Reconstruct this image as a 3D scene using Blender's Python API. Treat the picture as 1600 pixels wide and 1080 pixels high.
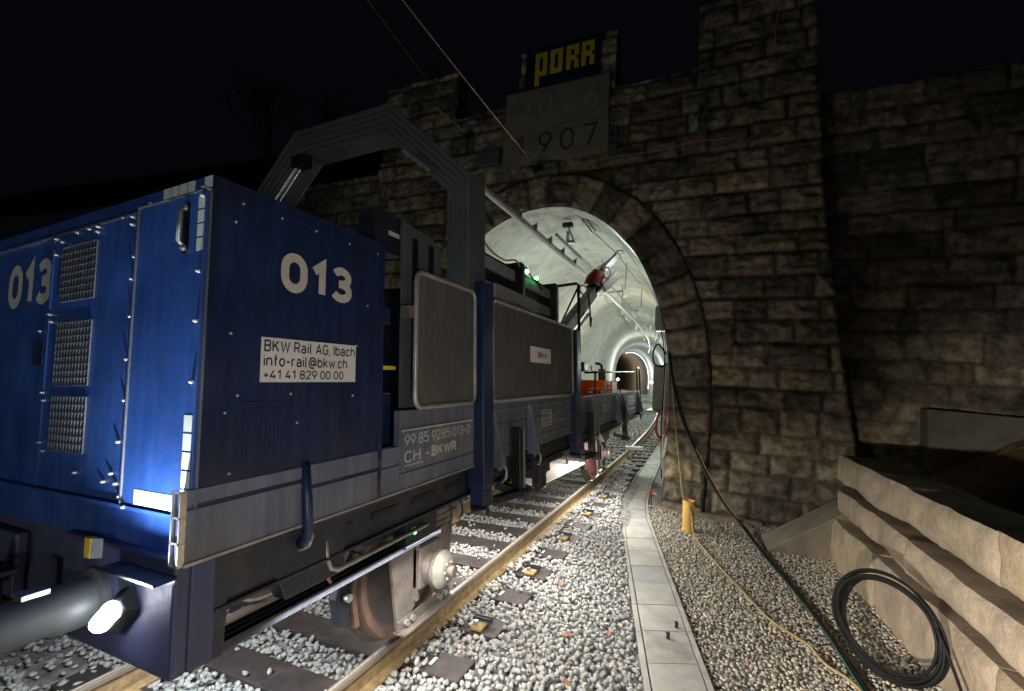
import bpy, bmesh, math, random
import numpy as np
from mathutils import Matrix, Vector
from math import sin, cos, pi, radians

random.seed(7); rng = np.random.default_rng(7)
S = bpy.context.scene
COL = S.collection
for o in list(S.objects):
    bpy.data.objects.remove(o)

# ------------------------------------------------------------------ camera, world, exposure
CANT = radians(3.6)                      # superelevation of the track (it curves left in the tunnel)
CC, CS = cos(CANT), sin(CANT)
KP = 430.                                # 2 x radius of the tunnel curve
cam_data = bpy.data.cameras.new('camera')
cam = bpy.data.objects.new('camera', cam_data); COL.objects.link(cam)
cam_data.sensor_width = 36; cam_data.lens = 695.2 / 1600 * 36
cam_data.clip_start = .05; cam_data.clip_end = 500
cam.matrix_world = Matrix(((0.9087184, -0.0242955, 0.4167021, 3.143768),
                           (0.4141356, -0.0723165, -0.9073379, 0.0),
                           (0.0521786, 0.9970858, -0.0556537, 2.372453),
                           (0, 0, 0, 1)))
S.camera = cam
wd = bpy.data.worlds.new('World'); S.world = wd; wd.use_nodes = True
bg = wd.node_tree.nodes['Background']
bg.inputs[0].default_value = (.42, .62, .95, 1); bg.inputs[1].default_value = .0026
S.view_settings.view_transform = 'Standard'; S.view_settings.look = 'None'
S.view_settings.exposure = 0; S.view_settings.gamma = 1

# ------------------------------------------------------------------ lamps of the building site, with added fills
def aim(o, loc, to):
    o.location = loc
    o.rotation_euler = (Vector(to) - Vector(loc)).to_track_quat('-Z', 'Y').to_euler()
def area(name, loc, to, power, sx, sy=None, col=(1, 1, 1), spread=180):
    d = bpy.data.lights.new(name, 'AREA'); d.energy = power; d.color = col
    d.shape = 'RECTANGLE'; d.size = sx; d.size_y = sy or sx; d.spread = radians(spread)
    o = bpy.data.objects.new(name, d); COL.objects.link(o); aim(o, loc, to); return o
def spot(name, loc, to, power, angle, blend=.6, col=(1, 1, 1), r=.06):
    d = bpy.data.lights.new(name, 'SPOT'); d.energy = power; d.color = col
    d.spot_size = radians(angle); d.spot_blend = blend; d.shadow_soft_size = r
    o = bpy.data.objects.new(name, d); COL.objects.link(o); aim(o, loc, to); return o
def point(name, loc, power, col=(1, 1, 1), r=.05):
    d = bpy.data.lights.new(name, 'POINT'); d.energy = power; d.color = col; d.shadow_soft_size = r
    o = bpy.data.objects.new(name, d); COL.objects.link(o); o.location = loc; return o
COOL = (.90, .96, 1); GREEN = (.88, 1, .92); WARM = (1, .80, .52); NEUT = (1, .95, .87)
# low floodlight standing on the ballast behind the camera, shining along the wagon
spot('floodlight', (1.9, -1.4, 1.15), (6.3, 4.0, -.15), 3000, 58, 1, (1, .92, .80), .05)
# fill spot added beside the camera to brighten the wagon side
spot('camera_fill_light', (4.1, -.7, 1.9), (1.2, 3.6, 1.75), 185, 92, 1, (.98, .98, 1), .12)
# headlamp light (its lens is part of the wagon)
area('headlamp_light', (1.20, .88, 1.22), (2.1, -1.0, .2), 5, .12, .06, COOL, 120)
spot('headlamp_upwash', (1.22, .95, 1.47), (1.16, 1.13, 2.3), 95, 140, .8, COOL, .02)
# LED bars under the wagon sill
area('sill_lamp_light', (1.34, 2.3, 1.18), (2.1, 2.3, -.3), 84, 1.5, .08, NEUT)
area('sill_lamp_light', (1.28, 5.2, 1.12), (1.6, 5.4, -.3), 62, 1.8, .08, NEUT)
area('sill_lamp_light', (1.1, 8.2, 1.1), (1.3, 8.3, -.3), 70, 1.4, .08, NEUT)
area('underframe_lamp_light', (-.2, 1.7, 1.0), (-.2, 1.8, -.3), 50, .5, .3, COOL)
area('underframe_lamp_light', (-.2, 5.2, 1.0), (-.2, 5.2, -.3), 60, 1.2, .3, NEUT)
# cabin lamp
point('cabin_lamp_light', (1.0, 2.95, 2.55), 3, (.9, 1, 1), .06)
# tunnel lamps
point('tunnel_lamp_light', (-1.6, 12.6, 3.0), 150, GREEN, .12)
point('tunnel_lamp_light', (1.75, 13.6, 2.9), 170, (.90, 1, .92), .10)
point('tunnel_lamp_light', (-2.0, 20.5, 3.2), 330, (1, .98, .82), .12)
point('tunnel_lamp_light', (1.2, 29, 3.2), 330, (.88, 1, .93), .12)
point('tunnel_lamp_light', (-3.4, 41, 3.2), 420, (.94, 1, .90), .12)
point('tunnel_lamp_light', (-3.2, 54, 3.2), 330, (.86, .95, 1), .12)
point('tunnel_lamp_light', (-6.4, 66, 3.2), 300, (.86, .95, 1), .12)
point('tunnel_lamp_light', (-13.2, 82, 2.6), 260, WARM, .12)
spot('arch_lamp_light', (1.05, 10.4, 4.75), (1.45, 9.78, 5.25), 75, 110, .9, (.86, .95, 1), .03)
point('tunnel_lamp_light', (-11.4, 77, 3.2), 240, (.9, .97, 1), .12)  # unseen cool fill added to brighten the old vault
spot('deck_lamp_light', (1.9, 10.5, 3.7), (1.0, 8.9, 1.9), 62, 95, .9, (.95, 1, .93), .05)
# added front fill for gantry and container; the other two graze the portal
area('front_fill_light', (-2.6, -6, 1.0), (-1.6, 9.6, 5.2), 22, .8, .8, (.96, 1, .94), 110)
spot('site_wash_light', (-4.6, 5.0, .5), (-1.5, 9.6, 5.6), 120, 105, 1, (1, .97, .82), .08)
spot('low_side_light', (1.75, 5.6, .55), (4.2, 9.6, 3.6), 34, 80, 1, (1, .93, .80), .05)

# ------------------------------------------------------------------ helpers
def TW(p):                               # track frame -> world
    x, y, z = p
    return (CC * x - CS * z, y, CS * x + CC * z)
def path_x(y):
    return -max(0., y - 10.) ** 2 / KP

class MB:
    def __init__(s): s.v = []; s.f = []
    def add(s, v, f):
        n = len(s.v); s.v += [tuple(p) for p in v]; s.f += [[i + n for i in q] for q in f]
    def box(s, x0, x1, y0, y1, z0, z1):
        if x0 > x1: x0, x1 = x1, x0
        if y0 > y1: y0, y1 = y1, y0
        if z0 > z1: z0, z1 = z1, z0
        s.add([(x0,y0,z0),(x1,y0,z0),(x1,y1,z0),(x0,y1,z0),(x0,y0,z1),(x1,y0,z1),(x1,y1,z1),(x0,y1,z1)],
              [(0,3,2,1),(4,5,6,7),(0,1,5,4),(1,2,6,5),(2,3,7,6),(3,0,4,7)]); return s
    def bar(s, p, q, w, h=None, up=(0,0,1)):      # square bar from p to q
        h = h or w; p = Vector(p); q = Vector(q); d = (q - p).normalized(); u = Vector(up)
        if abs(d.dot(u)) > .98: u = Vector((1,0,0))
        a = d.cross(u).normalized(); b = a.cross(d).normalized()
        V = []
        for c in (p, q):
            for i, j in ((-1,-1),(1,-1),(1,1),(-1,1)): V.append(c + a*(i*w/2) + b*(j*h/2))
        s.add(V, [(0,1,2,3),(7,6,5,4),(0,4,5,1),(1,5,6,2),(2,6,7,3),(3,7,4,0)]); return s
    def prism(s, poly, axis, a0, a1):
        n = len(poly); V = []
        ar = sum(poly[i][0]*poly[(i+1)%n][1]-poly[(i+1)%n][0]*poly[i][1] for i in range(n))
        for a in (a0, a1):
            for u, v in poly:
                V.append({'x': (a,u,v), 'y': (u,a,v), 'z': (u,v,a)}[axis])
        F = [list(range(n)), list(range(2*n-1, n-1, -1))] + [[i, i+n, (i+1)%n+n, (i+1)%n] for i in range(n)]
        s.add(V, F); return s
    def cyl(s, p, q, r0, r1=None, n=16, caps=True):
        r1 = r0 if r1 is None else r1
        p = Vector(p); q = Vector(q); d = (q-p).normalized()
        u = Vector((0,0,1)) if abs(d.z) < .9 else Vector((1,0,0))
        a = d.cross(u).normalized(); b = a.cross(d)
        V = [c + a*(r*cos(2*pi*i/n)) + b*(r*sin(2*pi*i/n)) for c, r in ((p,r0),(q,r1)) for i in range(n)]
        F = [(i, (i+1)%n, (i+1)%n+n, i+n) for i in range(n)]
        if caps: F += [tuple(range(n-1,-1,-1)), tuple(range(n,2*n))]
        s.add(V, F); return s
    def tube(s, pts, r, n=10, closed=False):
        P = [Vector(p) for p in pts]; m = len(P); V = []; ref = None
        rr = r if hasattr(r, '__len__') else [r]*m
        for i in range(m):
            if closed: d = P[(i+1)%m] - P[i-1]
            else: d = P[min(i+1,m-1)] - P[max(i-1,0)]
            d.normalize()
            if ref is None:
                ref = Vector((0,0,1)) if abs(d.z) < .9 else Vector((1,0,0))
            a = (ref - d*ref.dot(d)).normalized(); ref = a; b = d.cross(a)
            V += [P[i] + a*(rr[i]*cos(2*pi*k/n)) + b*(rr[i]*sin(2*pi*k/n)) for k in range(n)]
        F = []
        for i in range(m if closed else m-1):
            j = (i+1) % m
            F += [(i*n+k, i*n+(k+1)%n, j*n+(k+1)%n, j*n+k) for k in range(n)]
        if not closed: F += [tuple(range(n-1,-1,-1)), tuple(range((m-1)*n, m*n))]
        s.add(V, F); return s
    def lathe(s, prof, c, axis='x', n=40, a0=0, a1=2*pi):     # prof: (along, radius)
        full = abs(a1-a0-2*pi) < 1e-6; V = []; m = len(prof); k = n if full else n+1
        for i in range(k):
            a = a0 + (a1-a0)*i/n
            for t, r in prof:
                if axis == 'x': V.append((c[0]+t, c[1]+r*cos(a), c[2]+r*sin(a)))
                elif axis == 'y': V.append((c[0]+r*cos(a), c[1]+t, c[2]+r*sin(a)))
                else: V.append((c[0]+r*cos(a), c[1]+r*sin(a), c[2]+t))
        F = []
        for i in range(n):
            j = (i+1) % k
            F += [(i*m+q, i*m+q+1, j*m+q+1, j*m+q) for q in range(m-1)]
        s.add(V, F); return s
    def ball(s, c, r, n=10, sq=(1,1,1)):
        V = []; F = []; m = n//2
        for i in range(m+1):
            t = pi*i/m
            for k in range(n):
                V.append((c[0]+r*sq[0]*sin(t)*cos(2*pi*k/n), c[1]+r*sq[1]*sin(t)*sin(2*pi*k/n), c[2]+r*sq[2]*cos(t)))
        for i in range(m):
            F += [(i*n+k, (i+1)*n+k, (i+1)*n+(k+1)%n, i*n+(k+1)%n) for k in range(n)]
        s.add(V, F); return s
    def mesh(s, name, off=(0,0,0)):
        me = bpy.data.meshes.new(name)
        o = off
        me.from_pydata([(x-o[0], y-o[1], z-o[2]) for x, y, z in s.v], [], s.f)
        return me

def smoothpts(P, n=8):
    P = [Vector(p) for p in P]; out = []
    for i in range(len(P)-1):
        p0, p1, p2, p3 = P[max(i-1,0)], P[i], P[i+1], P[min(i+2,len(P)-1)]
        for k in range(n):
            t = k/n; out.append(.5*((2*p1)+(p2-p0)*t+(2*p0-5*p1+4*p2-p3)*t*t+(3*p1-p0-3*p2+p3)*t**3))
    return out+[P[-1]]

def np_mesh(name, V, F, tint=None, k=None):
    """fast mesh from numpy: V (n,3), F (m,k)"""
    me = bpy.data.meshes.new(name); V = np.asarray(V, np.float32); F = np.asarray(F, np.int32)
    m, k = F.shape
    me.vertices.add(len(V)); me.vertices.foreach_set('co', V.ravel())
    me.loops.add(m*k); me.loops.foreach_set('vertex_index', F.ravel())
    me.polygons.add(m); me.polygons.foreach_set('loop_start', np.arange(0, m*k, k, dtype=np.int32))
    if tint is not None:
        a = me.color_attributes.new('tint', 'FLOAT_COLOR', 'POINT')
        t = np.asarray(tint, np.float32)
        if t.ndim == 1: t = np.stack([t, t, t], 1)
        a.data.foreach_set('color', np.concatenate([t, np.ones((len(t), 1), np.float32)], 1).ravel())
    me.update(calc_edges=True); me.validate()
    return me

def finish(o, mat, bevel=0, smooth=False):
    o.data.materials.append(mat)
    if smooth:
        o.data.polygons.foreach_set('use_smooth', [True]*len(o.data.polygons))
        if smooth == 'auto':
            try: o.data.set_sharp_from_angle(angle=radians(40))
            except Exception: pass
    if bevel:
        b = o.modifiers.new('bevel', 'BEVEL'); b.width = bevel; b.segments = 2; b.limit_method = 'ANGLE'
        b.angle_limit = radians(40); b.harden_normals = False
    return o
BASE = {}
def place(o, base, track):
    BASE[o.name] = base
    if track:
        o.location = TW(base); o.rotation_euler = (0, -CANT, 0)
    else: o.location = base
def tag(o, label, cat, group=None, kind=None):
    if label: o['label'] = label
    if cat: o['category'] = cat
    if group: o['group'] = group
    if kind: o['kind'] = kind
def thing(name, label, cat, base, track=True, group=None):
    o = bpy.data.objects.new(name, None); COL.objects.link(o); o.empty_display_size = .2
    place(o, base, track); tag(o, label, cat, group); return o
def part(name, mb, mat, parent, bevel=0, smooth=False, label=None):
    base = BASE[parent.name]
    me = mb.mesh(name, base) if isinstance(mb, MB) else mb
    o = bpy.data.objects.new(name, me); COL.objects.link(o); o.parent = parent
    BASE[o.name] = base
    if label: o['label'] = label
    return finish(o, mat, bevel, smooth)
def solo(name, mb, mat, label, cat, base, track=False, group=None, bevel=0, smooth=False, kind=None):
    me = mb.mesh(name, base) if isinstance(mb, MB) else mb
    o = bpy.data.objects.new(name, me); COL.objects.link(o); place(o, base, track)
    tag(o, label, cat, group, kind); return finish(o, mat, bevel, smooth)

def arc(cx, cy, rx, ry, a0, a1, n=14):
    return [(cx+rx*cos(radians(a0+(a1-a0)*i/n)), cy+ry*sin(radians(a0+(a1-a0)*i/n))) for i in range(n+1)]
def oval(cx, cy, rx, ry):                # closed upright stadium
    k = max(ry-rx*.75, 0); e = ry-k
    return arc(cx, cy+k, rx, e, 0, 180)+arc(cx, cy-k, rx, e, 180, 360)+[(cx+rx, cy+k)]
GLY = {
 '0': (.56, [oval(.5,.5,.5,.5)]), '1': (.36, [[(0,.74),(.75,1),(.75,0)]]),
 '2': (.56, [arc(.5,.71,.48,.29,165,-30)+[(0,0),(1,0)]]),
 '3': (.56, [arc(.48,.76,.46,.24,155,-90), arc(.48,.26,.52,.26,90,-155), [(.3,.52),(.5,.52)]]),
 '4': (.58, [[(.6,1),(0,.24),(1,.24)], [(.74,.5),(.74,0)]]),
 '5': (.56, [[(.92,1),(.12,1),(.06,.56)]+arc(.48,.32,.52,.32,128,-150)]),
 '6': (.56, [oval(.5,.32,.5,.32), [(.66,1),(.02,.42)]]), '7': (.54, [[(0,1),(1,1),(.35,0)]]),
 '8': (.56, [oval(.5,.76,.44,.24), oval(.5,.26,.5,.26)]), '9': (.56, [oval(.5,.68,.5,.32), [(.34,0),(.98,.58)]]),
 'A': (.64, [[(0,0),(.5,1),(1,0)], [(.16,.28),(.84,.28)]]),
 'B': (.58, [[(.6,.54),(0,.54),(0,1)]+arc(.58,.77,.38,.23,90,-90), [(0,.54),(0,0)]+arc(.58,.27,.42,.27,-90,90)]),
 'C': (.60, [arc(.5,.68,.5,.32,25,180)+arc(.5,.32,.5,.32,180,335)]),
 'G': (.62, [arc(.5,.68,.5,.32,25,180)+arc(.5,.32,.5,.32,180,360)+[(1,.46),(.55,.46)]]),
 'H': (.60, [[(0,0),(0,1)], [(1,0),(1,1)], [(0,.52),(1,.52)]]), 'I': (.10, [[(.5,0),(.5,1)]]),
 'K': (.60, [[(0,0),(0,1)], [(.95,1),(0,.38)], [(.34,.6),(1,0)]]),
 'N': (.60, [[(0,0),(0,1),(1,0),(1,1)]]),
 'R': (.58, [[(0,0),(0,1)]+arc(.55,.74,.42,.26,90,-90)+[(0,.48)], [(.55,.48),(1,0)]]),
 'W': (.92, [[(0,1),(.24,0),(.5,.9),(.76,0),(1,1)]]),
 'a': (.50, [arc(.48,.48,.46,.24,150,0)+[(.94,0)], oval(.46,.21,.46,.21)]),
 'b': (.52, [[(0,1),(0,0)], oval(.5,.36,.5,.36)]), 'c': (.46, [arc(.5,.44,.5,.28,30,180)+arc(.5,.28,.5,.28,180,330)]),
 'f': (.34, [[(.4,0),(.4,.8)]+arc(.75,.8,.35,.2,180,80), [(0,.68),(.9,.68)]]),
 'g': (.52, [oval(.5,.36,.5,.36), [(1,.72),(1,-.08)]+arc(.5,-.06,.5,.2,0,-150)]),
 'h': (.50, [[(0,0),(0,1)], arc(.5,.42,.5,.3,180,0)+[(1,0)]]), 'i': (.10, [[(.5,0),(.5,.72)], [(.5,.9),(.5,1)]]),
 'k': (.48, [[(0,0),(0,1)], [(.9,.72),(0,.26)], [(.36,.42),(1,0)]]), 'l': (.20, [[(.2,1),(.2,.15)]+arc(.8,.15,.6,.15,180,270)]),
 'm': (.80, [[(0,0),(0,.72)], arc(.25,.46,.25,.26,180,0)+[(.5,0)], arc(.75,.46,.25,.26,180,0)+[(1,0)]]),
 'n': (.50, [[(0,0),(0,.72)], arc(.5,.42,.5,.3,180,0)+[(1,0)]]), 'o': (.52, [oval(.5,.36,.5,.36)]),
 'r': (.32, [[(0,0),(0,.72)], arc(.7,.42,.7,.3,180,80)]), 'w': (.76, [[(0,.72),(.25,0),(.5,.65),(.75,0),(1,.72)]]),
 '@': (.86, [arc(.5,.42,.5,.56,-60,-360,22), oval(.5,.42,.22,.24), [(.72,.66),(.74,.22),(.95,.2),(1,.42)]]),
 ',': (.10, [[(.6,.06),(.3,-.14)]]), '.': (.08, [[(.5,.0),(.5,.06)]]), '-': (.34, [[(0,.42),(1,.42)]]), '+': (.48, [[(0,.42),(1,.42)], [(.5,.14),(.5,.7)]]),
}
def text_polys(s, t):
    """flat letters as ribbons of width t; cap height 1"""
    x = 0; out = []; lift = 0
    for ch in s:
        if ch == ' ': x += .34; continue
        w, st = GLY[ch]
        for P in st:
            Q = [(x+t/2+px*(w if w > .15 else 0), py*(1-t)+t/2) for px, py in P]; R_ = []
            for i in range(len(Q)):
                a = Vector(Q[max(i-1,0)]); b = Vector(Q[i]); c = Vector(Q[min(i+1,len(Q)-1)])
                closed = len(Q) > 8 and (Vector(Q[0])-Vector(Q[-1])).length < 1e-4
                if closed and i in (0, len(Q)-1): a = Vector(Q[-2]); c = Vector(Q[1])
                d1 = (b-a); d2 = (c-b)
                if d1.length < 1e-6: d1 = d2
                if d2.length < 1e-6: d2 = d1
                d1.normalize(); d2.normalize(); m = d1+d2
                if m.length < 1e-6: m = d1
                m.normalize(); n = Vector((-m.y, m.x)); k = t/2/max(.45, n.dot(Vector((-d1.y, d1.x))))
                R_ += [b+n*k, b-n*k]
            lift += 1
            out.append(([(p.x, p.y, lift) for p in R_], [(2*i, 2*i+1, 2*i+3, 2*i+2) for i in range(len(Q)-1)]))
        x += w*(1 if w > .15 else 0)+t+.10
    return out, x-.10
def add_text(mb, s, face, plane, a0, a1, z0, z1, bold=0., ext=.002):
    polys, W_ = text_polys(s, .135+bold*4.2)
    for V, F in polys:
        o = []
        for px, py, l in V:
            a = a0+px/W_*(a1-a0); z = z0+py*(z1-z0); e = ext+(l % 7)*.00012
            o.append((plane+e, a, z) if face == 'x' else (plane and (a, plane-e, z)))
        mb.add(o, F)

# ------------------------------------------------------------------ materials
def mat(name, col, rough=.5, metal=0., var=.2, scale=5., bump=0., bscale=60., col2=None, mixscale=3., mixpos=.55,
        tint=False, emit=None, estr=0., stretch=None, spec=None, coat=0., streak=0., rvar=.12, scuff=None, wave=0.):
    m = bpy.data.materials.new(name); m.use_nodes = True; nt = m.node_tree; N = nt.nodes; L = nt.links
    b = N['Principled BSDF']; tc = N.new('ShaderNodeTexCoord'); src = tc.outputs['Object']
    if stretch:
        mp = N.new('ShaderNodeMapping'); mp.inputs['Scale'].default_value = stretch; L.new(src, mp.inputs[0]); src = mp.outputs[0]
    def noise(sc, det=6, r=.6):
        n = N.new('ShaderNodeTexNoise'); n.inputs['Scale'].default_value = sc; n.inputs['Detail'].default_value = det
        n.inputs['Roughness'].default_value = r; L.new(src, n.inputs['Vector']); return n.outputs['Fac']
    def ramp(f, a, b_, lo, hi):
        r = N.new('ShaderNodeMapRange'); r.inputs[1].default_value = a; r.inputs[2].default_value = b_
        r.inputs[3].default_value = lo; r.inputs[4].default_value = hi; L.new(f, r.inputs[0]); return r.outputs[0]
    def mul(c, f):
        x = N.new('ShaderNodeMix'); x.data_type = 'RGBA'; x.blend_type = 'MULTIPLY'; x.inputs[0].default_value = 1
        L.new(c, x.inputs[6]); L.new(f, x.inputs[7]); return x.outputs[2]
    rgb = N.new('ShaderNodeRGB'); rgb.outputs[0].default_value = (*col, 1); c = rgb.outputs[0]
    if col2:
        x = N.new('ShaderNodeMix'); x.data_type = 'RGBA'; L.new(ramp(noise(mixscale, 8, .65), mixpos-.08, mixpos+.1, 0, 1), x.inputs[0])
        L.new(c, x.inputs[6]); x.inputs[7].default_value = (*col2, 1); c = x.outputs[2]
    if var:
        c = mul(c, ramp(noise(scale), .3, .7, 1-var, 1+var))
    if streak:
        sm = N.new('ShaderNodeMapping'); sm.inputs['Scale'].default_value = (14, 14, 1.2); L.new(tc.outputs['Object'], sm.inputs[0])
        sn = N.new('ShaderNodeTexNoise'); sn.inputs['Scale'].default_value = 1.5; sn.inputs['Detail'].default_value = 5
        L.new(sm.outputs[0], sn.inputs['Vector']); c = mul(c, ramp(sn.outputs['Fac'], .35, .7, 1-streak, 1+streak*.5))
    if scuff:                             # sparse rubbed marks and scratches in the paint
        qm = N.new('ShaderNodeMapping'); qm.inputs['Scale'].default_value = (9, 9, 5); qm.inputs['Rotation'].default_value = (.5, .4, .3); L.new(tc.outputs['Object'], qm.inputs[0])
        qn = N.new('ShaderNodeTexNoise'); qn.inputs['Scale'].default_value = 1.3; qn.inputs['Detail'].default_value = 9; qn.inputs['Roughness'].default_value = .72; qn.inputs['Distortion'].default_value = 1.2
        L.new(qm.outputs[0], qn.inputs['Vector'])
        x = N.new('ShaderNodeMix'); x.data_type = 'RGBA'; L.new(ramp(qn.outputs['Fac'], .60, .74, 0, .55), x.inputs[0]); L.new(c, x.inputs[6]); x.inputs[7].default_value = (*scuff, 1); c = x.outputs[2]
    if tint:
        a = N.new('ShaderNodeAttribute'); a.attribute_name = 'tint'; c = mul(c, a.outputs['Color'])
    L.new(c, b.inputs['Base Color'])
    b.inputs['Metallic'].default_value = metal
    L.new(ramp(noise(scale*2.3), .3, .7, max(0, rough-rvar), min(1, rough+rvar)), b.inputs['Roughness'])
    if spec is not None: b.inputs['Specular IOR Level'].default_value = spec
    if coat: b.inputs['Coat Weight'].default_value = coat; b.inputs['Coat Roughness'].default_value = .2
    if bump:
        bn = N.new('ShaderNodeBump'); bn.inputs['Strength'].default_value = bump; bn.inputs['Distance'].default_value = .03
        L.new(noise(bscale, 6, .65), bn.inputs['Height']); L.new(bn.outputs[0], b.inputs['Normal'])
    if wave:                              # sheet metal that is not perfectly flat
        wn = N.new('ShaderNodeTexNoise'); wn.inputs['Scale'].default_value = 2.2; wn.inputs['Detail'].default_value = 1; L.new(tc.outputs['Object'], wn.inputs['Vector'])
        b2 = N.new('ShaderNodeBump'); b2.inputs['Strength'].default_value = wave; b2.inputs['Distance'].default_value = .05; L.new(wn.outputs['Fac'], b2.inputs['Height'])
        if bump: L.new(bn.outputs[0], b2.inputs['Normal'])
        L.new(b2.outputs[0], b.inputs['Normal'])
    if emit:
        b.inputs['Emission Color'].default_value = (*emit, 1); b.inputs['Emission Strength'].default_value = estr
    return m
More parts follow.
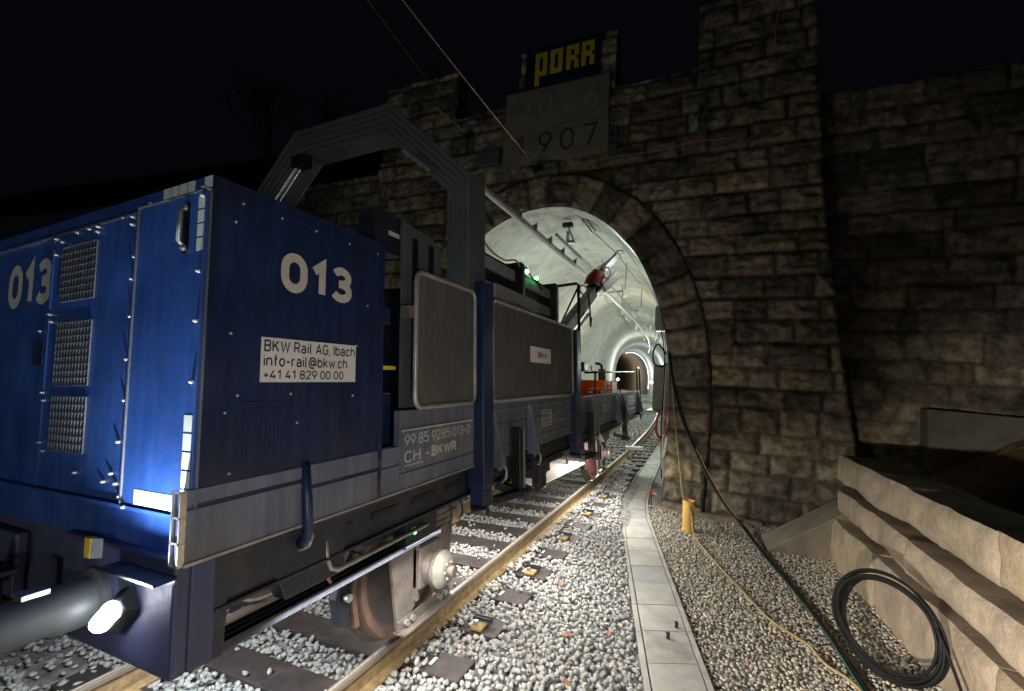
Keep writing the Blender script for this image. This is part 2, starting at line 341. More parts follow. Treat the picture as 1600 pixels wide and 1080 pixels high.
M = dict(
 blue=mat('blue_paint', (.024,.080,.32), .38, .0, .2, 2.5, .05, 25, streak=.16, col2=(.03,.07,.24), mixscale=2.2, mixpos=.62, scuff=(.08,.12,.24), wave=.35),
 dimblue=mat('dimmed_blue_paint', (.011,.024,.072), .40, .0, .22, 2.5, .04, 25, streak=.3, col2=(.016,.02,.042), mixscale=2.2, mixpos=.58, scuff=(.03,.04,.065), wave=.3),  # container blue with its side's dimness put into the colour; also post paint
 navy=mat('navy_paint', (.010,.020,.062), .45, 0, .2, 4, .04, 40),
 board=mat('grey_blue_board', (.135,.155,.205), .45, .1, .18, 3, .05, 50, col2=(.17,.17,.185), mixscale=2.5, streak=.25, scuff=(.24,.24,.25), wave=.15),
 dark=mat('dark_steel', (.018,.02,.028), .5, .2, .3, 6, .1, 60),
 black=mat('black_paint', (.008,.008,.009), .45, 0, .3, 8, .05, 60),
 frame=mat('underframe_steel', (.022,.025,.036), .48, .2, .3, 5, .12, 50, col2=(.05,.045,.04), mixscale=4, mixpos=.62),
 gantry=mat('gantry_grey', (.085,.095,.098), .5, .1, .15, 3, .05, 40),
 mesh=mat('dusty_mesh', (.098,.094,.090), .75, 0, .15, 3, .25, 220, streak=.15, col2=(.13,.12,.105), mixscale=1.6, mixpos=.6),
 tube=mat('worn_tube', (.33,.31,.27), .4, .35, .3, 8, .05, 60),
 alu=mat('aluminium', (.55,.56,.56), .32, .9, .1, 6, .05, 60),
 galv=mat('galvanised', (.45,.47,.46), .42, .75, .2, 10, .08, 60),
 white=mat('white_paint', (.72,.72,.70), .5, 0, .08, 6, 0),
 cream=mat('cream_lettering', (.50,.47,.41), .5, 0, .1, 8, 0),
 label=mat('label_plate', (.66,.63,.58), .45, 0, .06, 6, 0),
 ink=mat('dark_ink', (.02,.025,.05), .5, 0, 0),
 red=mat('red_paint', (.26,.016,.016), .35, 0, .2, 8, 0),
 reflect=mat('reflective_tape', (.66,.74,.70), .35, .0, .12, 60, .15, 300),
 yellow=mat('yellow_paint', (.75,.52,.05), .45, 0, .1, 8, 0),
 orange=mat('orange_red_paint', (.85,.10,.010), .9, 0, .12, 5, .03, spec=.0),
 wheel=mat('wheel_steel', (.13,.11,.105), .5, .55, .25, 6, .12, 40, col2=(.15,.085,.055), mixscale=3, mixpos=.6),
 rim=mat('rim_rust', (.17,.105,.075), .55, .35, .25, 10, .12, 60),
 cast=mat('dusty_casting', (.185,.165,.148), .6, .3, .28, 7, .35, 50, col2=(.13,.085,.06), mixscale=6, mixpos=.56),
 railtop=mat('rail_steel', (.22,.18,.145), .42, .25, .10, 6, 0, 60, rvar=.03),
 railside=mat('rail_rust', (.25,.17,.085), .78, .1, .3, 8, .35, 60, col2=(.33,.24,.125), mixscale=14, mixpos=.52),
 sleeper=mat('sleeper_brown', (.050,.040,.040), .6, .1, .25, 5, .2, 40, col2=(.075,.055,.045), mixscale=7, mixpos=.6),
 clip=mat('rusty_clip', (.38,.26,.11), .8, .1, .3, 14, .35, 60, col2=(.2,.12,.06), mixscale=12, mixpos=.62),
 ballast=mat('ballast_stone', (.43,.43,.42), .85, 0, .22, 30, .35, 90, tint=True),
 gravel=mat('round_gravel', (.50,.475,.42), .75, 0, .25, 30, .2, 80, tint=True),
 ground=mat('ground_soil', (.24,.235,.22), .95, 0, .4, 5, .9, 45, col2=(.33,.32,.30), mixscale=20, mixpos=.5),
 sand=mat('sandstone_block', (.47,.375,.26), .82, 0, .2, 5, .55, 26, col2=(.37,.30,.22), mixscale=2.6, mixpos=.54, tint=True, streak=.10),
 stone=mat('portal_stone', (.235,.20,.15), .9, 0, .6, 7, 1.0, 14, col2=(.066,.059,.054), mixscale=1.5, mixpos=.56, tint=True),
 core=mat('wall_core', (.05,.045,.038), .95, 0, .3, 3, .3, 20),
 plaque=mat('date_plaque', (.19,.18,.145), .85, 0, .2, 2.5, .15, 60, col2=(.15,.14,.12), mixscale=2.2),
 bandgrey=mat('band_grey', (.30,.34,.37), .5, 0, .12, 4),
 boardgrey=mat('board_grey', (.30,.29,.28), .55, 0, .08, 4),
 headstock=mat('headstock_paint', (.045,.05,.11), .5, 0, .25, 4, .08, 40, scuff=(.09,.09,.12)),
 footing=mat('darkened_footing', (.10,.092,.07), .9, 0, .3, 3, .3, 40),  # concrete colour darkened because the lamps light the footing too strongly
 railshine=mat('polished_rail', (.50,.46,.40), .28, .35, .08, 10, 0, rvar=.03),
 plaquelight=mat('raised_numeral', (.245,.23,.185), .85, 0, .2),
 groove=mat('engraved_shadow', (.03,.03,.028), .9, 0, .1),
 vault=mat('sprayed_concrete', (.47,.48,.435), .85, 0, .22, 2.2, .7, 9, col2=(.34,.335,.29), mixscale=1.3, mixpos=.57),
 oldvault=mat('old_vault_stone', (.22,.19,.15), .9, 0, .4, 2.5, .8, 6),
 conc=mat('concrete', (.43,.42,.385), .8, 0, .18, 5, .3, 120, col2=(.33,.325,.31), mixscale=3.2, mixpos=.6),
 concblue=mat('bluish_concrete', (.36,.375,.38), .8, 0, .18, 4, .3, 120, col2=(.42,.41,.38), mixscale=2.5, mixpos=.58),
 concdark=mat('stained_concrete', (.38,.365,.33), .82, 0, .22, 6, .35, 120, col2=(.25,.24,.215), mixscale=4, mixpos=.58),
 conc2=mat('old_concrete', (.22,.19,.145), .85, 0, .25, 3, .3, 60, col2=(.30,.22,.12), mixscale=4, mixpos=.6),
 floor=mat('tunnel_floor', (.27,.28,.25), .9, 0, .3, 8, .8, 45),
 rope=mat('tan_rope', (.42,.31,.14), .8, 0, .2, 40, .3, 200),
 hose=mat('black_hose', (.006,.0065,.007), .6, 0, .2, 10, 0, spec=.3),
 green=mat('green_cable', (.018,.085,.06), .45, 0, .25, 10, 0),
 copper=mat('copper_wire', (.50,.22,.12), .5, .2, .2, 20, 0),
 pipe=mat('yellow_pipe', (.72,.43,.10), .45, 0, .12, 5, .05),
 leaf=mat('dead_leaf', (.36,.10,.03), .7, 0, .3, 20, 0),
 grass=mat('dry_grass', (.26,.165,.07), .9, 0, .3, 10, 0, tint=True),
 bank=mat('grass_bank', (.13,.09,.042), .95, 0, .4, 3, .8, 30),
 hill=mat('dark_hillside', (.05,.042,.034), .95, 0, .4, .5, .6, 6),
 twig=mat('bare_twig', (.10,.08,.06), .9, 0, .3, 10, 0),
 lens=mat('lamp_lens', (1,1,1), .3, 0, 0, emit=(.92,.95,1), estr=30),
 lensw=mat('warm_lamp_lens', (1,1,1), .3, 0, 0, emit=(1,.78,.45), estr=40),
 coolglow=mat('cool_lens_and_ring_glow', (1,1,1), .3, 0, 0, emit=(.85,.95,1), estr=4),  # shared by the cold lamp globe and the ring glow, which is no lamp
 ledg=mat('green_led', (.1,.8,.2), .3, 0, 0, emit=(.1,1,.2), estr=14),
 signdark=mat('sign_navy', (.010,.012,.03), .5, 0, .1),
 signyel=mat('sign_yellow', (.62,.50,.02), .5, 0, .05),
 sheet=mat('pale_sheet', (.62,.56,.52), .35, 0, .08, 4, .05),
 pink=mat('faded_red', (.48,.14,.11), .6, 0, .25, 6, .05),
 orangepl=mat('orange_plastic', (.75,.17,.05), .5, 0, .1, 10, 0),
 slat=mat('white_slat', (.62,.62,.62), .5, 0, .06, 4, 0),
 pinkslat=mat('pink_slat', (.60,.36,.33), .5, 0, .06, 4, 0),
 silver=mat('motor_silver', (.74,.75,.73), .35, .2, .1, 8, .03),
 glass=mat('display_glass', (.03,.04,.05), .15, 0, 0),
)
# ------------------------------------------------------------------ numeric helpers for stone and rubble
def vnoise(x, y, seed=0):
    xi = np.floor(x).astype(np.int64); yi = np.floor(y).astype(np.int64); fx = x-xi; fy = y-yi
    def hsh(a, b):
        h = (a*374761393 + b*668265263 + seed*1274126177) & 0xffffffff
        h = ((h ^ (h >> 13))*1274126177) & 0xffffffff
        return ((h ^ (h >> 16)) & 0xffff)/65535.
    sx = fx*fx*(3-2*fx); sy = fy*fy*(3-2*fy)
    return (hsh(xi,yi)*(1-sx)+hsh(xi+1,yi)*sx)*(1-sy)+(hsh(xi,yi+1)*(1-sx)+hsh(xi+1,yi+1)*sx)*sy
def fbm(x, y, seed=0, o=4):
    t = 0; a = .5
    for i in range(o):
        t = t + a*vnoise(x, y, seed+i*17); x = x*2.03+5.1; y = y*2.03+9.7; a *= .5
    return t
def sstep(x): x = np.clip(x, 0, 1); return x*x*(3-2*x)

class Ashlar:                            # courses of quarry-faced blocks
    def __init__(s, v0, v1, u0, u1, hmean, lmin, lmax, seed):
        r = np.random.default_rng(seed); rows = [v0]
        while rows[-1] < v1: rows.append(rows[-1] + hmean*r.uniform(.85, 1.18))
        s.rows = np.array(rows); s.b = []; s.t = []; s.a = []; s.o = []
        for i in range(len(rows)):
            c = [u0 - r.uniform(0, lmax)]
            while c[-1] < u1: c.append(c[-1] + r.uniform(lmin, lmax))
            s.b.append(np.array(c)); n = len(c)+1
            tt = r.uniform(.5, 1.45, n); s.t.append(np.stack([tt*r.uniform(.97,1.06,n), tt, tt*r.uniform(.82,1.05,n)], 1))
            s.a.append(r.uniform(.5, 1.25, n)); s.o.append(r.uniform(-.012, .02, n))
    def eval(s, U, V, depth=.095, joint=.016, wob=.018):
        Uw = U + wob*(fbm(U*3, V*3, 3)-.5)*2; Vw = V + wob*(fbm(U*2.2, V*4, 9)-.5)*2.4
        ri = np.clip(np.searchsorted(s.rows, Vw)-1, 0, len(s.rows)-2)
        H = np.zeros_like(U); T = np.ones(U.shape+(3,))
        for r in np.unique(ri):
            m = ri == r; b = s.b[r]; u = Uw[m]; v = Vw[m]
            k = np.clip(np.searchsorted(b, u)-1, 0, len(b)-2)
            d = np.minimum(np.minimum(u-b[k], b[k+1]-u), np.minimum(v-s.rows[r], s.rows[r+1]-v))
            x = np.clip((d-joint)/.11, 0, 1)
            rise = 1-(1-x)**2.2
            n = fbm(u*4.2+k*7.3, v*5.5+r*3.1, 21, 5); n2 = fbm(u*1.6+k*3.7, v*2.2+r, 5, 3)
            rid = 1-np.abs(2*fbm(u*2.6+k*11.3, v*5.2+r*2.1, 33, 4)-1)
            h = rise*(depth*s.a[r][k]*(.25+1.0*n2) + .12*(n-.5)+.10*(rid-.6)) + s.o[r][k]*sstep(x*4)
            h = np.where(d < joint, -.012, h); H[m] = h
            tt = s.t[r][k]*(1-.5*(1-sstep((d-joint*.5)/.035)))[:, None]; T[m] = tt
        return H, T
def grid_faces(nu, nv, keep=None):
    i = np.arange((nu-1)*(nv-1)); a = i//(nu-1)*nu + i % (nu-1)
    F = np.stack([a, a+1, a+nu+1, a+nu], 1)
    return F if keep is None else F[keep.ravel()]
def compact(V, F, T=None):
    used = np.unique(F); mp = np.zeros(len(V), np.int64); mp[used] = np.arange(len(used))
    return V[used], mp[F], (None if T is None else T[used])
def in_poly(px, py, poly):
    ins = np.zeros(px.shape, bool); n = len(poly)
    for i in range(n):
        x0, y0 = poly[i]; x1, y1 = poly[(i+1) % n]
        if y0 == y1: continue
        c = ((y0 > py) != (y1 > py)) & (px < (x1-x0)*(py-y0)/(y1-y0)+x0); ins ^= c
    return ins

# ------------------------------------------------------------------ arch profile
ARCH = [(2.20,-.55),(2.27,.7),(2.31,1.75),(2.26,2.78),(2.06,3.83),(1.66,4.78),(1.24,5.36),(.80,5.76),(.36,6.02),(-.12,6.18),
        (-.75,6.20),(-1.4,6.06),(-2.0,5.78),(-2.5,5.3),(-2.9,4.6),(-3.15,3.7),(-3.25,2.8),(-3.27,1.75),(-3.2,.7),(-3.15,-.55)]
def resample(P, step):
    P = np.array(P, float); out = []
    for i in range(len(P)-1):
        p0 = P[max(i-1,0)]; p1 = P[i]; p2 = P[i+1]; p3 = P[min(i+2,len(P)-1)]
        for t in np.linspace(0, 1, 12, endpoint=False):
            out.append(.5*((2*p1)+(-p0+p2)*t+(2*p0-5*p1+4*p2-p3)*t*t+(-p0+3*p1-3*p2+p3)*t**3))
    out.append(P[-1]); out = np.array(out); d = np.r_[0, np.cumsum(np.hypot(*np.diff(out, axis=0).T))]
    n = int(d[-1]/step); s = np.linspace(0, d[-1], n)
    return np.stack([np.interp(s, d, out[:,0]), np.interp(s, d, out[:,1])], 1), s
AP, AS = resample(ARCH, .03)
def normals(P):
    t = np.gradient(P, axis=0); t /= np.hypot(t[:,0], t[:,1])[:,None]
    return np.stack([t[:,1], -t[:,0]], 1)        # outward
AN = normals(AP)
Y0 = 9.60                                  # plane of the portal joints

# ------------------------------------------------------------------ ground, hillside, bank
def gz(x, y):                              # world ground height
    x = np.asarray(x, float); y = np.asarray(y, float)
    px = -np.maximum(0, y-10)**2/KP
    xl = x-px
    tr = CS*np.clip(xl, -2.2, 1.45) - .225
    r = np.where(xl > 1.45, np.interp(xl, [1.45, 2.2, 3.0, 4.2, 5.2, 6], [-.135, -.215, -.25, -.23, -.17, -.1]), tr)
    return np.where(y > 11, np.where(xl > 1.2, -.26, tr), r)
gx = np.linspace(-16, 16, 129); gy = np.linspace(-9, 120, 259)
GX, GY = np.meshgrid(gx, gy); GZ = gz(GX, GY) - .03 + .02*(fbm(GX*2, GY*2, 4)-.5)
solo('ground', np_mesh('ground', np.stack([GX, GY, GZ], -1).reshape(-1,3), grid_faces(129, 259)), M['ground'], None, None, (0,0,0), kind='structure', smooth=True)
hx = np.linspace(-60, 45, 90); hy = np.linspace(10.6, 70, 50)
HX, HY = np.meshgrid(hx, hy)
HZ = 7.2 + (HY-10.6)*.62 + 2.2*(fbm(HX*.12, HY*.12, 8)-.5) - np.clip(HX-2, 0, 40)*.16 + np.clip(-HX-6, 0, 40)*.10
solo('hillside', np_mesh('hillside', np.stack([HX, HY, HZ], -1).reshape(-1,3), grid_faces(90, 50)), M['hill'], None, None, (0,0,0), kind='structure', smooth=True)
bx = np.linspace(5.15, 15, 60); by = np.linspace(-4, 10.3, 80)
BX, BY = np.meshgrid(bx, by)
def bank_z(x, y):
    return np.interp(x, [5.1, 5.6, 6.1, 7.0, 9, 15], [.55, .60, .72, 1.25, 2.6, 5.5]) + .12*(fbm(x*1.6, y*1.6, 12)-.5)
solo('grass_bank', np_mesh('grass_bank', np.stack([BX, BY, bank_z(BX, BY)], -1).reshape(-1,3), grid_faces(60, 80)), M['bank'], None, None, (0,0,0), kind='structure', smooth=True)
n = 9000
px = 5.9 + rng.random(n)**.8*5; py = rng.uniform(2.5, 10.1, n); ang = rng.normal(.35, .5, n); ln = rng.uniform(.10, .30, n)
V = np.zeros((n,4,3)); z = bank_z(px, py)
dx = np.cos(ang+1.2)*ln; dy = -np.sin(ang+1.2)*ln; w = .0045
V[:,0] = np.stack([px-w, py, z-.01], 1); V[:,1] = np.stack([px+w, py, z-.01], 1)
V[:,2] = np.stack([px+dx+w*.4, py+dy, bank_z(px+dx, py+dy)+.015+.05*rng.random(n)], 1); V[:,3] = V[:,2]-np.array([w*.8,0,0])
tt = np.repeat(rng.uniform(.5, 1.5, n), 4)
solo('dry_grass', np_mesh('dry_grass', V.reshape(-1,3), np.arange(4*n).reshape(-1,4), tt), M['grass'], 'dry brown grass lying on the bank behind the sandstone block wall', 'grass', (0,0,0), kind='stuff')

# ------------------------------------------------------------------ tunnel portal
portal = thing('tunnel_portal', 'rough dark stone tunnel portal with a round arch and two tall merlons', 'tunnel portal', (0, Y0, -.3), False)
SKY = [(-5.62,8.02),(-5.55,8.02),(-5.5,10.12),(-3.2,10.12),(-3.2,8.85),(-1.40,8.85),(-1.40,10.12),(.95,10.12),(.95,8.82),(2.66,8.82),(2.66,10.14),(4.74,10.14)]
REDGE = [(-.6,5.58),(1.0,5.44),(2.55,5.22),(3.68,5.10),(5.55,4.90),(8.35,4.77),(10.2,4.74)]
RE = np.array(REDGE)
SOFT_EXT = AP + AN*.77                     # extrados
wall = Ashlar(-.55, 10.3, -6, 6, .42, .5, 1.05, 11)
d = .03
us = np.arange(-5.64, 5.64, d); vs = np.arange(-.55, 10.2, d)
U, Vv = np.meshgrid(us, vs); H, T = wall.eval(U, Vv)
cu = (U[:-1,:-1]+U[1:,1:])/2; cv = (Vv[:-1,:-1]+Vv[1:,1:])/2
ext = [tuple(p) for p in (AP + AN*.805)[::6]]
keep = ~in_poly(cu, cv, ext)
sky = np.interp(cu, [-5.6,-5.56,-5.55,-3.2,-3.19,-1.40,-1.39,.95,.96,2.66,2.67,5.6], [8,8,10.12,10.12,8.85,8.85,10.12,10.12,8.82,8.82,10.14,10.14])
keep &= (cv < sky) & (cu < np.interp(cv, RE[:,0], RE[:,1])) & (cu > -5.62)
edge = np.interp(Vv, RE[:,0], RE[:,1])
H = H*sstep((edge-U+.01)/.06) 
VV, FF, TT = compact(np.stack([U, -H, Vv+.3], -1).reshape(-1,3), grid_faces(len(us), len(vs), keep), T.reshape(-1,3))
part('masonry', np_mesh('masonry', VV, FF, TT), M['stone'], portal, smooth=True)
# voussoir ring
ts = np.arange(-.0, .79, .03); na = len(AP)
A_, R_ = np.meshgrid(np.arange(na), ts); Sx = AS[A_]
ring = Ashlar(-.06, .84, 0, AS[-1], .9, .42, .60, 5); ring.rows = np.array([-.02, .785, 2]);
H, T = ring.eval(Sx, R_, .095, .018, .01); H = H + .02; H[-1] = -.06
P = AP[A_] + AN[A_]*R_[...,None]
V = np.stack([P[...,0], -H-.035, P[...,1]+.3], -1).reshape(-1,3)
part('arch_ring', np_mesh('arch_ring', V, grid_faces(na, len(ts)), T.reshape(-1,3)), M['stone'], portal, smooth=True)
# reveal behind the ring (rough dark intrados edge)
ys = np.linspace(-.06, .52, 14); A_, Y_ = np.meshgrid(np.arange(na), ys)
nn = .05*(fbm(AS[A_]*3, Y_*4, 44)-.4)*sstep((Y_+.1)/.15)
P = AP[A_] - AN[A_]*nn[...,None]
part('arch_reveal', np_mesh('arch_reveal', np.stack([P[...,0], Y_, P[...,1]+.3], -1).reshape(-1,3), grid_faces(na, len(ys)), None), M['vault'], portal, smooth=True)
inner = [(float(p[0]), float(p[1])) for p in (AP+AN*.04)[::8]]
outer = [(-5.62,-.55)] + [(-5.62,8.02)] + SKY[2:] + [(b, a) for a, b in REDGE[::-1][1:]]
mb = MB(); mb.prism([(u, v) for u, v in outer[:1]+outer[1:]] + inner, 'y', Y0+.02, Y0+.5)
part('wall_core', mb, M['core'], portal)
# date plaques; flat numerals, the older date coloured dark for engraved shade
def numerals(parent, chars, u0, u1, v0, v1, y, m):
    w = (u1-u0)/len(chars)
    for i, c in enumerate(chars):
        mb = MB(); add_text(mb, c, 'y', y, u0+w*(i+.18), u0+w*(i+.78) if c != '1' else u0+w*(i+.5), v0, v1, -.006, .004); part('numeral', mb, m, parent)
mb = MB().box(-1.67, .86, Y0-.20, Y0-.02, 8.12, 9.08); pq = part('date_plaque', mb, M['plaque'], portal, bevel=.01, label='upper concrete date plaque reading 2026')
numerals(pq, '2026', -1.45, .75, 8.36, 8.88, Y0-.20, M['plaquelight'])
mb = MB().box(-1.69, .88, Y0-.19, Y0-.02, 7.33, 8.11); pq = part('date_plaque', mb, M['plaque'], portal, bevel=.01, label='lower stone date plaque reading 1907')
numerals(pq, '1907', -1.40, .75, 7.47, 7.99, Y0-.19, M['groove'])

sg = thing('company_sign', 'dark sign board with tall yellow capital letters on top of the portal', 'sign', (-.25, Y0-.2, 9.1), False)
part('board', MB().box(-1.18, .62, Y0-.21, Y0-.12, 9.10, 10.06), M['signdark'], sg, bevel=.008)
mb = MB(); yy = Y0-.235
def R(x0, x1, z0, z1): mb.box(x0, x1, yy, Y0-.21, z0, z1)
def glyph(x, w, z0, z1, kind):
    s = w*.36; sk = 0
    if kind == 'P':
        R(x, x+s, z0-.22, z1); R(x+s, x+w, z1-.11, z1); R(x+s, x+w, z0, z0+.10); R(x+w-s, x+w, z0+.10, z1-.11)
    if kind == 'O':
        R(x, x+s, z0, z1); R(x+w-s, x+w, z0, z1); R(x+s, x+w-s, z1-.11, z1); R(x+s, x+w-s, z0, z0+.10)
    if kind == 'R':
        zm = z0+(z1-z0)*.45
        R(x, x+s, z0, z1); R(x+s, x+w, z1-.10, z1); R(x+w-s, x+w, zm+.06, z1-.10); R(x+s, x+w-.055, zm-.045, zm+.06); R(x+w-s, x+w, z0, zm-.045)
for x, k in ((-.93,'P'),(-.55,'O'),(-.16,'R'),(.20,'R')): glyph(x, .30, 9.36, 9.92, k)
part('lettering', mb, M['signyel'], sg)

# wing walls set back on both sides
def stone_wall(name, label, u0, u1, v0, v1, y, seed, top=None):
    t = thing(name, label, 'stone wall', ((u0+u1)/2, y, v0), False)
    a = Ashlar(v0, v1+.3, u0-1, u1+1, .44, .55, 1.2, seed); e = .045
    us = np.arange(u0, u1+e, e); vs = np.arange(v0, v1+.001, e); U, V_ = np.meshgrid(us, vs)
    H, T = a.eval(U, V_, .06)
    base = BASE[t.name]
    part('masonry', np_mesh('masonry', np.stack([U-base[0], -H, V_-v0], -1).reshape(-1,3), grid_faces(len(us), len(vs)), T.reshape(-1,3)), M['stone'], t, smooth=True)
    part('wall_core', MB().box(u0, u1, y+.02, y+.6, v0, v1-.02), M['core'], t)
    return t
stone_wall('wing_wall', 'dark coursed stone wing wall set back to the right of the portal', 4.5, 13, -.5, 8.3, Y0+.82, 31)
stone_wall('wing_wall', 'dark coursed stone wing wall reaching left behind the wagon', -16, -5.5, -.5, 7.95, Y0+.35, 37)

# ------------------------------------------------------------------ tunnel vault
vp = AP[::5]; vnrm = AN[::5]; ss = AS[::5]; nv_ = len(vp)
sty = np.concatenate([np.arange(10.05, 26, .25), np.arange(26, 70.1, .6)])
A_, Y_ = np.meshgrid(np.arange(nv_), sty)
off = .03 + .035*(fbm(ss[A_]*.9, Y_*.7, 71)-.5) + .018*(fbm(ss[A_]*4, Y_*3, 73)-.5)
off += np.where((Y_ % 5.2) < .35, -.025, 0)
P = vp[A_] + vnrm[A_]*off[...,None]
V = np.stack([P[...,0] - np.maximum(0, Y_-10)**2/KP, Y_, P[...,1]], -1).reshape(-1,3)
F = grid_faces(nv_, len(sty))
solo('tunnel_vault', np_mesh('tunnel_vault', V, F), M['vault'], 'pale lit concrete vault of the tunnel curving away to the left', 'tunnel', (0,0,0), smooth=True)
sty = np.arange(70.0, 118, 1.2); A_, Y_ = np.meshgrid(np.arange(nv_), sty)
P = vp[A_] + vnrm[A_]*(.22 + .16*(fbm(ss[A_]*1.3, Y_*.8, 75)-.5))[...,None]
V = np.stack([P[...,0] - (Y_-10)**2/KP, Y_, P[...,1]], -1).reshape(-1,3)
solo('old_tunnel_vault', np_mesh('old_tunnel_vault', V, grid_faces(nv_, len(sty))), M['oldvault'], 'brown unlined old vault deep inside the tunnel, lit by a warm lamp', 'tunnel', (0,0,0), smooth=True)

# ------------------------------------------------------------------ track
CL = -.10; RX = (.7205, -.95)
def curve_pt(x, y, z):
    h = -2*max(0, y-10)/KP
    return TW((path_x(y) + x*cos(h), y - x*sin(h), z))
RPROF = [(-.031,0),(.031,0),(.033,-.012),(.033,-.040),(.012,-.056),(.010,-.165),(.080,-.185),(.080,-.20),(-.080,-.20),(-.080,-.185),(-.010,-.165),(-.012,-.056),(-.033,-.040),(-.033,-.012)]
def rail(name, x0, label):
    o = thing(name, label, 'rail', (x0, 0, -.2))
    base = TW((x0, 0, -.2)); inv = Matrix.Rotation(CANT, 3, 'Y')
    st = np.concatenate([np.arange(-6, 10, 1.), np.arange(10, 90, 1.5)])
    def sweep(prof, nm, m, closed=False, sm=False):
        V = []; F = []; k = len(prof)
        for y in st:
            for a, b in prof:
                p = Vector(curve_pt(x0+a, float(y), b)) - Vector(base); V.append(inv @ p)
        kk = k if closed else k-1
        for i in range(len(st)-1): F += [(i*k+j, i*k+(j+1)%k, (i+1)*k+(j+1)%k, (i+1)*k+j) for j in range(kk)]
        mb = MB(); mb.add(V, F); me = mb.mesh(nm); part(nm, me, m, o)
    sweep(RPROF[3:]+[], 'rail_web', M['railside'])
    sweep([RPROF[13], (-.029,-.003), (-.022,.0), (.022,.0), (.029,-.003), RPROF[2], RPROF[3]], 'rail_head', M['railtop'])
    sweep([(-.010,.0012), (.014,.0012)], 'running_band', M['railshine'])
    return o
rail('steel_rail', RX[0], 'steel rail on the right with bright head and golden rusty web, beside the open ballast')
rail('steel_rail', RX[1], 'left steel rail mostly hidden under the blue wagon')
sl = np.arange(3.35-.665*6, 80, .665)
ordn = ['first','second','third','fourth','fifth','sixth','seventh','eighth','ninth','tenth','eleventh','twelfth','thirteenth','fourteenth','fifteenth','sixteenth']
SLEEP = []
near = [y for y in sl if 1.9 < y < 10.6]
proto = None
def sleeper_mb(): return MB().box(CL-1.48, CL+1.44, -.15, .15, -.33, -.192)
def rail_pads(mb):
    for x in RX: mb.box(x-.16, x+.16, -.09, .09, -.192, -.172)
    return mb
si = 0
sm_plain = None
for y in sl:
    h = -2*max(0, y-10)/KP
    SLEEP.append(float(y))
    if y in near:
        clip = (si % 2 == 1)
        t = thing('sleeper', ('dark sleeper with rusty clip on its end, %s from the bottom of the photo' if clip else 'plain dark sleeper with pale tag, %s from the bottom of the photo') % ordn[si], 'sleeper', (0, float(y), 0), True, 'sleepers under the track')
        BASE[t.name] = (0,0,0)
        part('sleeper_body', sleeper_mb(), M['sleeper'], t, bevel=.008)
        for x in RX: part('rail_pad', MB().box(x-.16, x+.16, -.09, .09, -.192, -.172), M['clip'], t)
        if clip:
            part('clip_block', MB().box(1.06, 1.19, -.135, .12, -.192, -.150), M['clip'], t, bevel=.02)
            part('clip_plate', MB().box(1.035, 1.225, -.012, .002, -.15, -.118), M['frame'], t)
            part('clip_plate', MB().box(1.035, 1.225, .028, .042, -.15, -.118), M['frame'], t)
            part('bolt', MB().cyl((1.10,-.07,-.15),(1.10,-.07,-.12), .025, n=6), M['galv'], t)
        part('tag', MB().box(1.0, 1.03, -.05, .05, -.192, -.186), M['label'], t)
        si += 1
    else:
        t = sm_plain
        me = sleeper_mb().mesh('sleeper') if sm_plain is None else sm_plain.data
        if sm_plain is None: me.materials.append(M['sleeper'])
        o = bpy.data.objects.new('sleeper', me); COL.objects.link(o); sm_plain = sm_plain or o
        o.location = curve_pt(0, float(y), 0); o.rotation_euler = (0, -CANT, -h)
        tag(o, 'dark sleeper in the row of sleepers along the lit track deep in the tunnel' if y > 10.6 else 'dark sleeper half buried in ballast beneath the wagon front', 'sleeper', 'sleepers under the track')

# ------------------------------------------------------------------ stones
def rock_variants(nv, npts, seed):
    out = []; r = np.random.default_rng(seed)
    for _ in range(nv):
        b = bmesh.new()
        p = r.normal(size=(npts,3)); p /= np.linalg.norm(p, axis=1)[:,None]
        p *= r.uniform(.8, 1.05, (npts,1)); p *= np.array([r.uniform(.85,1.2), r.uniform(.7,1), r.uniform(.55,.8)])
        for q in p: b.verts.new(q)
        bmesh.ops.convex_hull(b, input=b.verts[:])
        bmesh.ops.delete(b, geom=[v for v in b.verts if not v.link_faces], context='VERTS')
        bmesh.ops.triangulate(b, faces=b.faces[:]); b.verts.index_update()
        out.append((np.array([v.co[:] for v in b.verts]), np.array([[v.index for v in f.verts] for f in b.faces]))); b.free()
    return out
ROCK = rock_variants(14, 15, 3); PEB = rock_variants(12, 22, 5)
def rand_rot(n):
    q = rng.normal(size=(n,4)); q /= np.linalg.norm(q, axis=1)[:,None]; w,x,y,z = q.T
    return np.stack([1-2*(y*y+z*z),2*(x*y-z*w),2*(x*z+y*w),2*(x*y+z*w),1-2*(x*x+z*z),2*(y*z-x*w),2*(x*z-y*w),2*(y*z+x*w),1-2*(x*x+y*y)],1).reshape(-1,3,3)
def stones(name, pos, size, variants, tintf, m, label, cat, smooth=False):
    n = len(pos); which = rng.integers(0, len(variants), n); Rm = rand_rot(n); tint = tintf(n)
    Vs = []; Fs = []; Ts = []; o = 0
    for k, (v, f) in enumerate(variants):
        i = np.where(which == k)[0]
        if not len(i): continue
        W = np.einsum('nij,vj->nvi', Rm[i], v)*size[i][:,None,None]
        W[...,2] *= .8
        W = W + pos[i][:,None,:]
        Vs.append(W.reshape(-1,3)); Ts.append(np.repeat(tint[i], len(v), axis=0))
        Fs.append((f[None]+(np.arange(len(i))*len(v))[:,None,None]+o).reshape(-1,3)); o += len(i)*len(v)
    return solo(name, np_mesh(name, np.concatenate(Vs), np.concatenate(Fs), np.concatenate(Ts)), m, label, cat, (0,0,0), kind='stuff', smooth=smooth)
